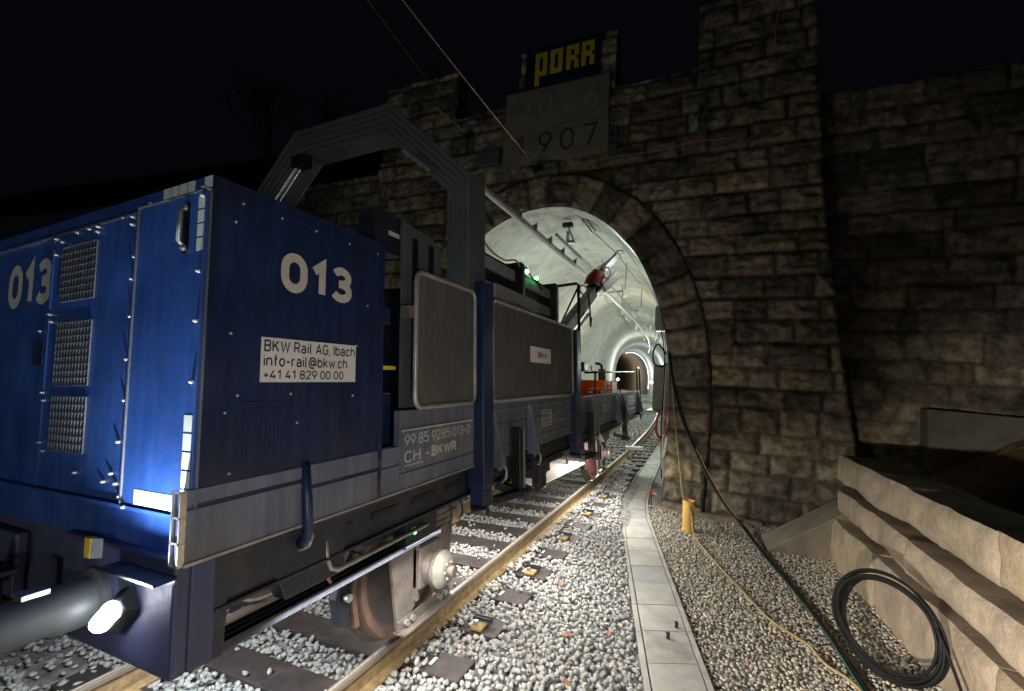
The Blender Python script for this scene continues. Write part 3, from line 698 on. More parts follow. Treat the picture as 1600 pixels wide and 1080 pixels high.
def jitter(x0, x1, y0, y1, s):
    X, Y = np.meshgrid(np.arange(x0, x1, s), np.arange(y0, y1, s)); X = X.ravel(); Y = Y.ravel()
    return X+rng.uniform(-.5,.5,len(X))*s, Y+rng.uniform(-.5,.5,len(Y))*s
cx = lambda y: -max(0, y-10)**2/KP
TL = np.array([(3.95,-1.3),(2.68,3.98),(1.98,6.89),(1.62,8.5),(1.46,9.42),(1.38,10.9)]+[(1.30+cx(y), y) for y in (14,19,25,32,42)])
TR = np.array([(4.52,-1.0),(3.20,4.26),(2.40,7.5),(2.06,8.9),(1.93,9.85),(1.83,11.2)]+[(1.76+cx(y), y) for y in (14.1,19.1,25.1,32.1,42.1)])
def left_of_trough(x, y): return x < np.interp(y, TL[:,1], TL[:,0])-.015
def right_of_trough(x, y): return x > np.interp(y, TR[:,1], TR[:,0])+.015
def sleeper_d(y): return np.min(np.abs(y[:,None]-np.array(SLEEP)[None]), axis=1)
P_ = []; Z_ = []
s = .051
x, y = jitter(-2.6, 3.6, -1.2, 13.5, s)
lay = rng.uniform(-.5, .5, len(x))
keep = left_of_trough(x, y)
xt = x
sd = sleeper_d(y); onS = (sd < .165)
inside = (xt > -.87) & (xt < .67)
keep &= ~(np.abs(xt-.7525) < .085) & ~(np.abs(xt+.95) < .085)
keep &= ~(onS & inside & (rng.random(len(x)) > .012))
outb = (xt > 1.0) & (xt < 1.36)
keep &= ~(onS & outb & (rng.random(len(x)) > .03))
keep &= ~((xt < -1.03) & onS & (rng.random(len(x)) > .3))
x, y = x[keep], y[keep]; onS = onS[keep]
xi = np.clip(x, -2.2, 1.45)
z = gz(x, y) + rng.uniform(-.004, .030, len(x))
z = np.where(onS & (x < 1.37) & (x > -1.2), CS*x - .192 + .02, z)
z += np.where((x > .75) & (x < .98), .034, 0)
near_rail = (np.abs(x-.7525) < .16)
sz = rng.uniform(.024, .040, len(x))*np.where(rng.random(len(x)) < .12, 1.25, 1)
def tintb(n):
    t = rng.uniform(.78, 1.15, n); c = np.stack([t, t, t], 1)
    w = rng.random(n); c[w < .14] *= np.array([1.05, .98, .86]); c[w > .86] *= np.array([.8,.85,.9]); c[(w > .30) & (w < .36)] *= np.array([.92,1.0,.9])
    return c
stones('ballast', np.stack([x, y, z], 1), sz, ROCK, tintb, M['ballast'], 'grey angular ballast stones around and between the rails', 'ballast')
# second, upper layer outside the rail so the bed reads deep
x, y = jitter(.86, 3.6, -1.0, 11, .085)
keep = left_of_trough(x+.04, y) & ~((sleeper_d(y) < .17) & (x > .98) & (x < 1.38)); x, y = x[keep], y[keep]
stones('loose_ballast', np.stack([x, y, gz(x, y)+rng.uniform(.02, .05, len(x))], 1), rng.uniform(.026,.042,len(x)), ROCK, tintb, M['ballast'], 'loose top layer of grey ballast stones beside the right rail', 'ballast')
# finer rounded gravel right of the cable trough
x, y = jitter(1.9, 5.3, 1.6, 9.6, .036)
keep = right_of_trough(x, y) & (x < 5.02-.06*(y-5)) ; x, y = x[keep], y[keep]
def tintg(n):
    t = rng.uniform(.55, 1.3, n); c = np.stack([t, t*.98, t*.93], 1); w = rng.random(n); c[w < .1] *= np.array([1.25,.95,.7]); c[w > .92] *= 1.35
    return c
stones('gravel', np.stack([x, y, gz(x, y)+rng.uniform(-.012,.014,len(x))+.02*(fbm(x*2,y*2,6)-.5)], 1), rng.uniform(.014,.027,len(x)), PEB, tintg, M['gravel'], 'small round brownish gravel between the cable trough and the block wall', 'gravel', smooth=True)
# coarse rubble texture further in the tunnel
x, y = jitter(-3.2, 2.4, 13.5, 60, .13); x = x - np.maximum(0, y-10)**2/KP
keep = left_of_trough(x, y); x, y = x[keep], y[keep]
xl = x + np.maximum(0, y-10)**2/KP
keep = ~((sleeper_d(y) < .16) & (xl > -1.5) & (xl < 1.35)) & (np.abs(xl-.7525) > .1) & (np.abs(xl+.95) > .1); x, y, xl = x[keep], y[keep], xl[keep]
stones('tunnel_ballast', np.stack([x, y, CS*xl-.235+rng.uniform(-.01,.02,len(x))], 1), rng.uniform(.04,.062,len(x)), ROCK, tintb, M['ballast'], 'pale ballast along the track inside the tunnel', 'ballast')
for k in range(11):                        # fallen leaves
    lx, ly = [(1.55,5.2),(1.9,4.3),(2.25,4.6),(1.7,6.4),(3.9,6.6),(4.3,7.2),(4.5,6.3),(4.1,7.6),(4.6,5.9),(2.1,3.7),(4.2,5.4)][k]
    mb = MB(); a = rng.uniform(0, 6.28); c_, s_ = cos(a), sin(a)
    L = [(-.045,0,0),(-.015,.022,.008),(.03,.016,.004),(.05,0,.012),(.03,-.018,.006),(-.015,-.02,.0)]
    mb.add([(x_*c_-y_*s_, x_*s_+y_*c_, z_) for x_, y_, z_ in L], [(0,1,2,3,4,5)])
    solo('fallen_leaf', mb.mesh('fallen_leaf'), M['leaf'], 'small orange brown dead leaf lying on the stones beside the cable trough' if lx < 3 else 'small orange brown dead leaf lying on the round gravel near the block wall', 'leaf', (lx, ly, float(gz(lx, ly))+.045), group='dead leaves on the gravel')

# ------------------------------------------------------------------ cable trough
tr = thing('cable_trough', 'pale concrete cable trough with slab covers running beside the ballast into the tunnel', 'cable trough', (2.4, 6, -.25), False)
def resamp_line(P, n):
    d = np.r_[0, np.cumsum(np.hypot(*np.diff(P, axis=0).T))]; s = np.linspace(0, d[-1], n)
    return np.stack([np.interp(s, d, P[:,0]), np.interp(s, d, P[:,1])], 1)
nS = 84
LL = resamp_line(TL, nS); RR = resamp_line(TR, nS)
def zt(x, y): return np.interp(y, [0, 8, 12, 18, 32], [-.2, -.2, -.17, -.17, -.2])
mb1 = MB(); mb2 = MB()
for i in range(nS-1):
    for P, Q, mbb, s_ in ((LL, RR, mb1, 1), (RR, LL, mb2, -1)):
        a = P[i]; b = P[i+1]; ia = (Q[i]-P[i]); ia /= np.hypot(*ia); ib = (Q[i+1]-P[i+1]); ib /= np.hypot(*ib)
        a2 = a+ia*.05; b2 = b+ib*.05; za = float(zt(*a)); zb = float(zt(*b))
        j = rng.uniform(-.004,.004)
        mbb.add([(*a, za-.2),(*b, zb-.2),(*b2, zb-.2),(*a2, za-.2),(*a, za+.003+j),(*b, zb+.003+j),(*b2, zb+.003+j),(*a2, za+.003+j)],
               [(0,1,2,3),(4,5,6,7),(0,1,5,4),(1,2,6,5),(2,3,7,6),(3,0,4,7)])
part('trough_wall', mb1, M['conc'], tr); part('trough_wall', mb2, M['conc'], tr)
for i in range(nS-1):
    ia = RR[i]-LL[i]; ia /= np.hypot(*ia); ib = RR[i+1]-LL[i+1]; ib /= np.hypot(*ib)
    t = LL[i+1]-LL[i]; t /= np.hypot(*t)
    q = [LL[i]+ia*.066+t*.005, RR[i]-ia*.06+t*.005, RR[i+1]-ib*.06-t*.005, LL[i+1]+ib*.066-t*.005]
    dz = rng.uniform(-.004, .006); mb = MB()
    top = [(*p, float(zt(*p))+dz+rng.uniform(-.002,.002)) for p in q]
    mb.add([(p[0],p[1],p[2]-.06) for p in top]+top, [(3,2,1,0),(4,5,6,7),(0,1,5,4),(1,2,6,5),(2,3,7,6),(3,0,4,7)])
    part('cover_slab', mb, M[('conc','conc','concblue','concdark','conc')[int(rng.integers(0, 5))]], tr, bevel=.004)
for x, y, lab in ((2.78, 4.85, 'small dark stub bolt standing on the trough cover nearest the bottom'), (2.84, 5.1, 'small dark stub bolt standing on the trough cover, the upper of two')):
    solo('stub_bolt', MB().cyl((x,y,-.195),(x+.005,y,-.15),.018,.014,8).cyl((x,y,-.15),(x,y,-.14),.022,n=6), M['frame'], lab, 'bolt', (x,y,-.195))

# ------------------------------------------------------------------ sandstone block wall on the right
def rough_block(x0, x1, y0, y1, z0, z1, seed, tint):
    """block along y with a rock-cut face towards -x; shape follows a leaning line"""
    r = np.random.default_rng(seed); d = .045
    def g(n, a, b): return np.linspace(a, b, max(2, int(abs(b-a)/d)+1))
    Vs = []; Fs = []; o = 0
    def patch(fn, A, B):
        nonlocal o
        AA, BB = np.meshgrid(A, B); P = fn(AA, BB); Vs.append(P.reshape(-1,3)); Fs.append(grid_faces(len(A), len(B))+o); o += P.size//3
    def warp(X, Y, Z):
        e = np.minimum(np.minimum(Y-y0, y1-Y), np.minimum(Z-z0, z1-Z)); rr = (1-sstep(e/(.05+.05*fbm(Y*5+seed, Z*5, seed+2, 3))))*1.2
        nx = fbm(Y*2.2+seed, Z*3.5, seed, 4)-.5; nf = fbm(Y*9, Z*9+seed, seed+3, 3)-.5
        lo = fbm(Y*2.1+seed*3, Z*0+seed, seed+7, 4)-.5; hi = fbm(Y*1.7+seed*5, Z*0+2.2, seed+8, 3)-.5; se = fbm(Z*3+seed, Z*0, seed+9, 3)-.5
        fz = (Z-z0)/(z1-z0); fy = (Y-y0)/(y1-y0)
        Xo = X + (.075*nx+.02*nf + .035*rr)*np.exp(-(X-x0)/.05)
        Zo = Z + (1-fz)*(.10*lo+.02)*1.0 + fz*.05*hi
        Yo = Y + ((1-fy)*.10 - fy*.07)*se
        return np.stack([Xo - .06*(Yo-5), Yo, Zo], -1)
    Yg = g(0, y0, y1); Zg = g(0, z0, z1); Xg = g(0, x0, x1)
    patch(lambda a, b: warp(np.full_like(a, x0), a, b), Yg[::-1], Zg)
    patch(lambda a, b: warp(a, b, np.full_like(a, z1)), Xg, Yg)
    patch(lambda a, b: warp(a, b, np.full_like(a, z0)), Xg[::-1], Yg)
    patch(lambda a, b: warp(a, np.full_like(a, y0), b), Xg, Zg)
    patch(lambda a, b: warp(a, np.full_like(a, y1), b), Xg[::-1], Zg)
    V = np.concatenate(Vs); F = np.concatenate(Fs)
    return V, F
bw = thing('block_wall', 'dry stacked retaining wall of big sawn sandstone blocks on the right', 'retaining wall', (4.95, 5, -.4), False)
rows = [(-.55,.415,4.97,[8.35,6.75,4.55,2.2,-.2]), (.485,.845,5.02,[8.30,6.05,3.75,1.3,-.4]), (.93,1.345,5.06,[8.45,4.72,2.4,.2])]
k = 0
for z0, z1, x0, br in rows:
    for i in range(len(br)-1):
        y1, y0 = br[i]-.018, br[i+1]+.018; k += 1
        V, F = rough_block(x0+rng.uniform(-.02,.03), x0+.6, y0, y1, z0+rng.uniform(-.01,.01), z1+rng.uniform(-.012,.012), 50+k, 1)
        t = rng.uniform(.8, 1.12); tt = np.tile(np.array([[t*rng.uniform(.98,1.04), t, t*rng.uniform(.92,1.06)]]), (len(V),1))
        part('sandstone_block', np_mesh('sandstone_block', V-np.array(BASE[bw.name]), F, tt), M['sand'], bw, smooth=True)
part('backfill', MB().add([(5.22+.2,8.3,-.5),(5.3+.32,0,-.5),(6.2,0,-.5),(6.2,8.3,-.5),(5.15,8.3,.52),(5.62,0,.52),(6.2,0,.6),(6.2,8.3,.6)], [(0,1,2,3),(4,5,6,7),(0,1,5,4),(3,2,6,7)]) or MB().box(5.4,6.2,0,8.2,-.5,.5), M['core'], bw)
mb = MB().prism([(3.80,-.32),(5.15,-.32),(5.15,.62),(5.02,.585)], 'y', 8.18, 8.95)
solo('sloping_plinth', mb, M['conc2'], 'sloping weathered concrete plinth between the portal foot and the block wall', 'plinth', (4.5,8.5,-.3), bevel=.02)
mb = MB().prism([(6.52,1.0),(8.6,.9),(8.6,2.0),(6.50,2.08)], 'y', Y0+.45, Y0+.8)
solo('concrete_footing', mb, M['footing'], 'grey concrete footing block against the wing wall above the grass bank', 'footing', (7.5,Y0+.5,1.2), bevel=.015)
mb = MB().box(2.1, 4.0, Y0-.16, Y0+.02, -.45, -.17)
solo('portal_footing', mb, M['conc2'], 'low weathered footing ledge along the foot of the right portal pier', 'footing', (3,Y0-.1,-.3), bevel=.02)
# ------------------------------------------------------------------ the flat wagon (track frame coordinates)
wg = thing('flat_wagon', 'blue grey flat wagon with low side boards standing half inside the tunnel mouth', 'rail wagon', (CL, 6.5, 0))
LXs = 2*CL - 1.45
mb = MB()
mb.box(1.27, 1.375, 1.22, 12.2, 1.245, 1.465)            # right solebar
mb.box(1.27, 1.40, 1.22, 12.2, 1.235, 1.255)
mb.box(1.27, 1.40, 1.22, 12.2, 1.44, 1.475)
part('solebar', mb, M['frame'], wg, bevel=.006)
for i in range(26):                                       # lashing slots
    y = 1.75 + i*.40
    if abs(y-3.36) < .15 or abs(y-6.12) < .15: continue
    part('lashing_slot', MB().box(1.374, 1.382, y, y+.24, 1.345, 1.385), M['black'], wg)
part('solebar', MB().box(LXs, LXs+.1, 1.22, 12.2, 1.245, 1.465), M['frame'], wg)
part('deck', MB().box(LXs+.1, 1.28, 1.22, 12.2, 1.40, 1.475), M['frame'], wg)
mb = MB().box(LXs, 1.40, 1.12, 1.22, 1.06, 1.66)
part('headstock', mb, M['headstock'], wg, bevel=.01)
mb = MB().box(.55, 1.40, 1.06, 1.12, 1.06, 1.50).box(-1.2, .05, 1.07, 1.12, 1.10, 1.42)
part('headstock_plate', mb, M['headstock'], wg, bevel=.012)
mb = MB().prism([(1.14,1.05),(1.27,1.05),(1.28,1.27),(1.50,1.27),(1.56,1.14),(1.93,1.14),(1.93,1.475),(1.14,1.475)], 'x', 1.30, 1.392)
part('corner_plate', mb, M['frame'], wg, bevel=.01)
mb = MB()
for y in (2.4, 4.2, 5.8, 7.4, 9.0, 11.2): mb.box(LXs+.1, 1.28, y, y+.12, 1.15, 1.40)
part('cross_bearer', mb, M['frame'], wg)
mb = MB().box(-.35, .15, 1.2, 12.2, 1.05, 1.40)
part('centre_sill', mb, M['frame'], wg)
# cable tray and pipes low along the frame
mb = MB().box(1.22, 1.34, 1.25, 2.95, 1.035, 1.05).box(1.335, 1.345, 1.25, 2.95, 1.035, 1.075).box(1.22, 1.23, 1.25, 2.95, 1.035, 1.075)
mb.tube([(1.25, 1.3, 1.066), (1.27, 2.0, 1.062), (1.26, 2.9, 1.066)], .012, 8).tube([(1.29, 1.3, 1.066), (1.285, 2.1, 1.062), (1.30, 2.9, 1.066)], .010, 8)
part('cable_tray', mb, M['frame'], wg)
mb = MB().tube([(1.38,1.80,1.34),(1.385,1.81,1.24),(1.39,1.83,1.19),(1.39,1.88,1.165),(1.39,2.0,1.165),(1.39,2.7,1.17)], .014, 10)
part('grab_rail', mb, M['tube'], wg, smooth=True)
mb = MB()
for k in range(3): mb.tube([(1.33-.02*k,1.86+.02*k,1.3),(1.34-.02*k,1.86+.02*k,1.12),(1.30-.02*k,1.95,1.02),(1.2,2.2,.98)], .010, 8)
part('red_hose', mb, M['pink'], wg, smooth=True)
eb = part('control_box', MB().box(1.25, 1.37, 2.50, 2.86, 1.06, 1.225), M['dark'], wg, bevel=.008)
part('green_led', MB().ball((1.374, 2.585, 1.145), .011, 8), M['ledg'], eb)
part('sticker', MB().box(1.370, 1.373, 2.545, 2.60, 1.165, 1.185), M['yellow'], eb)
mb = MB()
for y in (3.0, 3.16): mb.tube([(1.36,y,1.25),(1.39,y+.02,1.2),(1.39,y+.03,1.12),(1.36,y+.04,1.08)], .009, 8)
part('hook', mb, M['frame'], wg, smooth=True)
part('lamp_housing', MB().box(1.24, 1.32, 2.15, 3.05, 1.19, 1.235), M['black'], wg)
part('lamp_housing', MB().box(1.22, 1.30, 4.3, 6.1, 1.13, 1.17), M['black'], wg)

# side boards: hollow sections with grooves
def board(y0, y1, z0, z1, grooves, th=.05, label=None):
    x1 = 1.452; P = [(x1-th, z0)]
    P += [(x1, z0)]
    for g in grooves:
        P += [(x1, g-.010), (x1-.012, g-.007), (x1-.012, g+.007), (x1, g+.010)]
    P += [(x1, z1), (x1-th, z1)]
    b = part('side_board', MB().prism(P, 'y', y0, y1), M['board'], wg, bevel=.003, label=label)
    part('edge_strip', MB().box(x1-.006, x1+.010, y0, y1, z0-.006, z0+.006), M['tube'], b)
    return b
b1 = board(1.055, 1.62, 1.49, 1.765, [1.70], label='short board at the wagon corner with an open hollow end')
mb = MB()
for z in (1.492, 1.575, 1.668, 1.762): mb.box(1.400, 1.455, 1.035, 1.058, z-.004, z+.004)
for x in (1.403, 1.451): mb.box(x-.004, x+.004, 1.035, 1.058, 1.49, 1.765)
part('profile_end', mb, M['alu'], b1)
part('profile_core', MB().box(1.406, 1.448, 1.045, 1.06, 1.494, 1.760), M['navy'], b1)
board(1.63, 2.305, 1.485, 1.768, [1.66])
b2 = board(2.31, 3.262, 1.485, 1.99, [1.60], label='side board carrying the wagon number plate')
b3 = board(3.465, 6.02, 1.475, 1.985, [1.585, 1.79])
part('edge_strip', MB().box(1.449, 1.460, 3.52, 6.0, 1.905, 1.915), M['tube'], b3)
board(6.26, 9.30, 1.44, 1.945, [1.56, 1.70]); board(9.32, 12.25, 1.42, 1.925, [1.54, 1.70], label='far side board inside the tunnel with a pale notice')
mb = MB().prism([(LXs,1.48),(LXs+.05,1.48),(LXs+.05,1.98),(LXs,1.98)], 'y', 1.1, 12.2)
part('side_board', mb, M['board'], wg)
part('board_hinge', MB().tube([(1.44,1.60,1.78),(1.465,1.60,1.6),(1.475,1.60,1.48),(1.46,1.605,1.42),(1.42,1.61,1.39)], .026, 10), M['navy'], wg, smooth=True)
part('board_hinge', MB().tube([(1.40,1.66,1.46),(1.44,1.66,1.41),(1.43,1.65,1.37),(1.39,1.62,1.35)], .010, 8), M['tube'], wg, smooth=True)
# number plate
pl = part('number_plate', MB().box(1.452, 1.460, 2.315, 3.225, 1.612, 1.862), M['board'], wg)
mb = MB(); add_text(mb, '99 85 9285 013-0', 'x', 1.460, 2.345, 3.185, 1.762, 1.835)
part('lettering', mb, M['cream'], pl)
mb = MB(); add_text(mb, 'CH -', 'x', 1.460, 2.345, 2.62, 1.655, 1.73); part('underline', MB().box(1.460, 1.463, 2.345, 2.545, 1.634, 1.640), M['cream'], pl)
part('lettering', mb, M['cream'], pl)
mb = MB(); add_text(mb, 'BKWR', 'x', 1.460, 2.645, 2.97, 1.655, 1.73, .022); part('lettering', mb, M['cream'], pl)
part('edge_strip', MB().box(1.458, 1.466, 2.315, 3.225, 1.858, 1.868), M['cream'], pl)
for y in (2.33, 2.76, 3.21):
    for z in (1.625, 1.848): part('screw', MB().cyl((1.460,y,z),(1.464,y,z),.006,n=6), M['galv'], pl)
# load panel
mb = MB()
for z in (1.655, 1.745, 1.838): mb.box(1.452, 1.456, 4.86, 5.19, z-.005, z+.005)
for y in (4.862, 5.188): mb.box(1.452, 1.456, y-.006, y+.006, 1.655, 1.838)
part('load_frame', mb, M['cream'], b3)
mb = MB(); add_text(mb, '15 400kg', 'x', 1.452, 4.885, 5.165, 1.765, 1.82); part('lettering', mb, M['cream'], b3)
mb = MB(); add_text(mb, '26,0kN', 'x', 1.452, 4.895, 5.155, 1.672, 1.725, .01); part('lettering', mb, M['cream'], b3)
mb = MB(); add_text(mb, '+6,50m+', 'x', 1.452, 5.30, 5.70, 1.775, 1.81); part('lettering', mb, M['cream'], b3)
mb = MB(); add_text(mb, '+12,00m+', 'x', 1.452, 5.30, 5.74, 1.665, 1.70); part('lettering', mb, M['cream'], b3)
for y0, y1, z0, z1, m in ((7.75, 8.65, 1.60, 1.80, 'board'), (10.4, 11.2, 1.63, 1.84, 'reflect')):
    pn = part('notice_panel', MB().box(1.452, 1.458, y0, y1, z0, z1), M[m], wg)
    mb = MB()
    for q in range(3): mb.box(1.458, 1.460, y0+.12+.22*q, y0+.24+.22*q, z0+.04, z0+.07).box(1.458, 1.460, y0+.2+.18*q, y0+.30+.18*q, z0+.11, z0+.15)
    part('faded_marks', mb, M['cream' if m == 'board' else 'galv'], pn)
# posts
def post(y0, y1, z0, z1, ztop):
    p = part('corner_post', MB().box(1.385, 1.545, y0, y1, z0, z1), M['dimblue'], wg, bevel=.012)
    part('post_foot', MB().box(1.40, 1.53, y0+.02, y1-.01, z0-.16, z0), M['navy'], p, bevel=.01)
    part('post_foot_roller', MB().cyl((1.42,y0+.03,z0-.17),(1.56,y0+.03,z0-.17),.035), M['dark'], p)
    if ztop > z1:
        part('slotted_bar', MB().box(1.37, 1.40, y0+.09, y0+.16, z1, ztop), M['black'], p)
        part('slotted_bar_face', MB().box(1.40, 1.43, y0+.10, y0+.15, z1+.02, ztop-.24), M['galv'], p)
        part('orange_strip', MB().box(1.43, 1.434, y0+.10, y0+.14, z1+.12, z1+.30), M['yellow'], p)
    return p
post(3.27, 3.455, 1.295, 3.02, 3.62); post(6.03, 6.215, 1.32, 2.90, 2.9)
# gusset stanchions with hinges, and drop bars
for y in (3.55, 4.40, 7.05, 8.95, 9.75, 11.8):
    dz = -.03 if y > 6 else 0
    g = part('gusset', MB().prism([(1.455,1.93+dz),(1.478,1.93+dz),(1.585,1.50+dz),(1.585,1.42+dz),(1.455,1.42+dz)], 'y', y, y+.055), M['board'], wg, bevel=.006)
    part('hinge_pin', MB().cyl((1.36,y+.10,1.40+dz),(1.50,y+.10,1.40+dz),.065,n=16), M['dark'], g)
    part('hinge_bolt', MB().cyl((1.50,y+.10,1.40+dz),(1.515,y+.10,1.40+dz),.022,n=8), M['galv'], g)
    part('hinge_hook', MB().tube([(1.56,y+.05,1.46+dz),(1.575,y+.09,1.38+dz),(1.55,y+.12,1.31+dz),(1.50,y+.14,1.27+dz)], .012, 8), M['tube'], g, smooth=True)
for y, z0, z1 in ((3.93, 1.16, 1.735), (6.72, 1.10, 1.70), (9.45, 1.05, 1.66)):
    s_ = part('stanchion', MB().box(1.49, 1.58, y, y+.11, z0, z1), M['black'], wg, bevel=.008)
    part('stanchion_edge', MB().box(1.580, 1.586, y+.075, y+.11, z0, z1-.01), M['tube'], s_)
    part('stanchion_foot', MB().bar((1.50,y-.35,z0-.02),(1.56,y+.25,z0-.05), .09, .07), M['dark'], s_, bevel=.01)
    part('step_bracket', MB().bar((1.30,y+.05,z0+.02),(1.62,y+.12,z0-.08), .10, .08), M['dark'], s_, bevel=.01)
part('reflector_block', MB().box(1.46, 1.53, 4.52, 4.58, 1.05, 1.33).box(1.42,1.47,4.40,4.70,1.29,1.33), M['frame'], wg)
gr = part('grated_step', MB().box(1.44, 1.50, 4.62, 4.86, .98, 1.31), M['dark'], wg, bevel=.01)
mb = MB()
for i in range(4): mb.box(1.50, 1.506, 4.64+.055*i, 4.665+.055*i, 1.0, 1.29)
for i in range(5): mb.box(1.50, 1.507, 4.63, 4.85, 1.01+.06*i, 1.025+.06*i)
part('grating', mb, M['frame'], gr)
for y in (5.2, 5.55, 6.9, 7.3): part('underframe_box', MB().box(.75, 1.22, y, y+.22, .98, 1.24), M['frame'], wg, bevel=.01)

# wheelsets
def wheelset(yc, mface, disc=None):
    zc = .625; r = .58
    w = part('wheel', MB().lathe([(.66,.60),(.672,.615),(.70,.60),(.712,.582),(.80,.572),(.815,.560),(.815,.50),(.805,.485),(.775,.465),(.765,.40),(.74,.25),(.755,.15),(.80,.13),(.80,.05)], (0,yc,zc), 'x', 64), M['wheel'], wg, smooth='auto')
    part('rim', MB().lathe([(.8155,.562),(.8175,.555),(.8175,.512),(.8155,.505)], (0,yc,zc), 'x', 64), mface, w, smooth=True)
    w2 = part('wheel', MB().lathe([(-.86,.60),(-.90,.60),(-.912,.582),(-1.0,.572),(-1.01,.50),(-.97,.47),(-.95,.2),(-1.0,.13)], (0,yc,zc), 'x', 48), M['wheel'], wg, smooth='auto')
    part('axle', MB().cyl((-1.0,yc,zc),(.95,yc,zc),.085,n=20), M['wheel'], wg, smooth='auto')
    if disc:
        part('painted_disc', MB().lathe([(.782,.44),(.785,.16)], (0,yc,zc), 'x', 48), disc, w, smooth=True)
    # axle guard plates, box, tie bar
    gp = part('axle_guard', MB().prism([(yc-.50,1.22),(yc-.14,1.22),(yc-.12,.36),(yc-.34,.24)], 'x', .955, .985), M['cast'], wg, bevel=.004)
    part('axle_guard', MB().prism([(yc+.14,1.22),(yc+.50,1.22),(yc+.34,.24),(yc+.12,.36)], 'x', .955, .985), M['cast'], wg, bevel=.004)
    part('guide_strip', MB().box(.94, 1.02, yc-.155, yc-.115, .40, 1.15), M['cast'], gp, bevel=.008)
    ab = part('axle_box', MB().lathe([(.93,.11),(.94,.135),(1.12,.135),(1.125,.155),(1.155,.155)], (0,yc,zc), 'x', 32).box(.93,1.05,yc-.155,yc+.155,zc-.13,zc+.19), M['cast'], wg, bevel=.012, smooth='auto')
    part('box_cover', MB().lathe([(1.155,.15),(1.175,.15),(1.225,.10),(1.23,.05),(1.23,.001)], (0,yc,zc), 'x', 32), M['tube'], ab, smooth='auto')
    part('sensor_cap', MB().cyl((1.225,yc,zc),(1.285,yc,zc),.042,n=20), M['cast'], ab, bevel=.006)
    for a in range(6):
        part('cover_bolt', MB().cyl((1.215,yc+.066*cos(a*1.047),zc+.066*sin(a*1.047)),(1.242,yc+.066*cos(a*1.047),zc+.066*sin(a*1.047)),.011,n=6), M['galv'], ab)
    tb = part('tie_bar', MB().box(.955, 1.07, yc-.36, yc+.36, .235, .255).box(.985, 1.0, yc-.36, yc+.36, .255, .33), M['cast'], wg, bevel=.004)
    for q in (-.27, -.19, .19, .27): part('tie_bolt', MB().cyl((1.0,yc+q,.295),(1.03,yc+q,.295),.026,n=6), M['galv'], tb)
    mb = MB()
    for i in range(5): mb.box(.97, 1.09, yc-.52+.08*i, yc+.52-.08*i, 1.09-.05*i+.0, 1.135-.05*i)
    part('leaf_spring', mb, M['cast'], wg, bevel=.004)
    bk = part('brake_block', MB().prism([(yc-.62,.90),(yc-.70,.82),(yc-.76,.62),(yc-.72,.42),(yc-.62,.36),(yc-.60,.46),(yc-.63,.62),(yc-.58,.82)], 'x', .685, .775), M['frame'], wg, bevel=.015)
    part('brake_pad', MB().prism([(yc-.545,.86),(yc-.60,.62),(yc-.555,.36),(yc-.60,.36),(yc-.645,.62),(yc-.60,.90)], 'x', .68, .80), M['rim'], bk)
    part('brake_hanger', MB().bar((.73,yc-.68,.62),(.73,yc-.62,1.24), .05), M['cast'], bk)
    part('brake_pin', MB().cyl((.79,yc-.69,.62),(.83,yc-.69,.62),.03,n=10), M['galv'], bk)
wheelset(3.25, M['rim']); wheelset(9.75, M['pink'], M['pink'])
# buffer, headlamp, marks of the wagon end
for x in (.86, 2*CL-.86):
    bf = part('buffer', MB().lathe([(1.08,.125),(1.04,.125),(1.03,.095),(.92,.095),(.90,.082),(.45,.082)], (x,0,1.27), 'y', 28), M['gantry'], wg, smooth='auto')
    part('buffer_head', MB().lathe([(.45,.07),(.45,.24),(.41,.245),(.385,.22),(.38,.001)], (x,0,1.27), 'y', 36), M['board'], bf, smooth='auto')
    part('buffer_lug', MB().box(x-.05, x+.03, .82, .90, 1.357, 1.375), M['galv'], bf)
hl = part('headlamp', MB().tube([(1.035,1.055,1.215),(1.055,1.055,1.23),(1.14,1.055,1.31),(1.16,1.055,1.325)], [.045,.062,.062,.045], 16), M['black'], wg, smooth='auto')
part('headlamp_lens', MB().tube([(1.05,.995,1.225),(1.065,.99,1.238),(1.145,.99,1.305),(1.16,.995,1.318)], [.018,.036,.036,.018], 16), M['lens'], hl, smooth=True)
lb = part('lamp_bracket', MB().box(1.03, 1.42, .98, 1.06, 1.435, 1.447).prism([(1.03,1.435),(1.13,1.435),(1.13,1.30),(1.06,1.30),(1.03,1.36)], 'y', 1.052, 1.062), M['frame'], wg, bevel=.004)
part('bracket_hole', MB().cyl((1.065,1.048,1.405),(1.065,1.052,1.405),.017), M['black'], lb)
mk = part('side_marker', MB().box(.79, .84, 1.035, 1.06, 1.43, 1.515), M['yellow'], wg, bevel=.004)
part('marker_face', MB().prism([(.842,1.062),(.842,1.037),(.885,1.06)], 'z', 1.432, 1.513), M['galv'], mk)
wt = part('warning_sign', MB().prism([(.07,1.655),(.185,1.655),(.128,1.535)], 'y', 1.108, 1.119), M['red'], wg)
part('warning_symbol', MB().prism([(.105,1.612),(.15,1.612),(.128,1.648)], 'y', 1.104, 1.109), M['white'], wt)
part('coupling_hook', MB().tube([(-.1,1.1,1.22),(-.1,.85,1.22),(-.1,.75,1.27),(-.1,.70,1.35)], .045, 10), M['frame'], wg, smooth=True)
part('drawbar', MB().box(-.22,.02,.0,1.1,1.02,1.10), M['frame'], wg, bevel=.02)
for x in (.35, -.5):
    part('brake_hose', MB().tube([(x,1.08,1.15),(x,.98,1.13),(x,.92,.98),(x-.03,.93,.75),(x-.12,.9,.62)], .025, 10), M['hose'], wg, smooth=True)
part('end_post', MB().cyl((.30,.92,.75),(.30,.92,1.32),.035).box(.24,.38,.88,.98,1.32,1.34), M['frame'], wg)
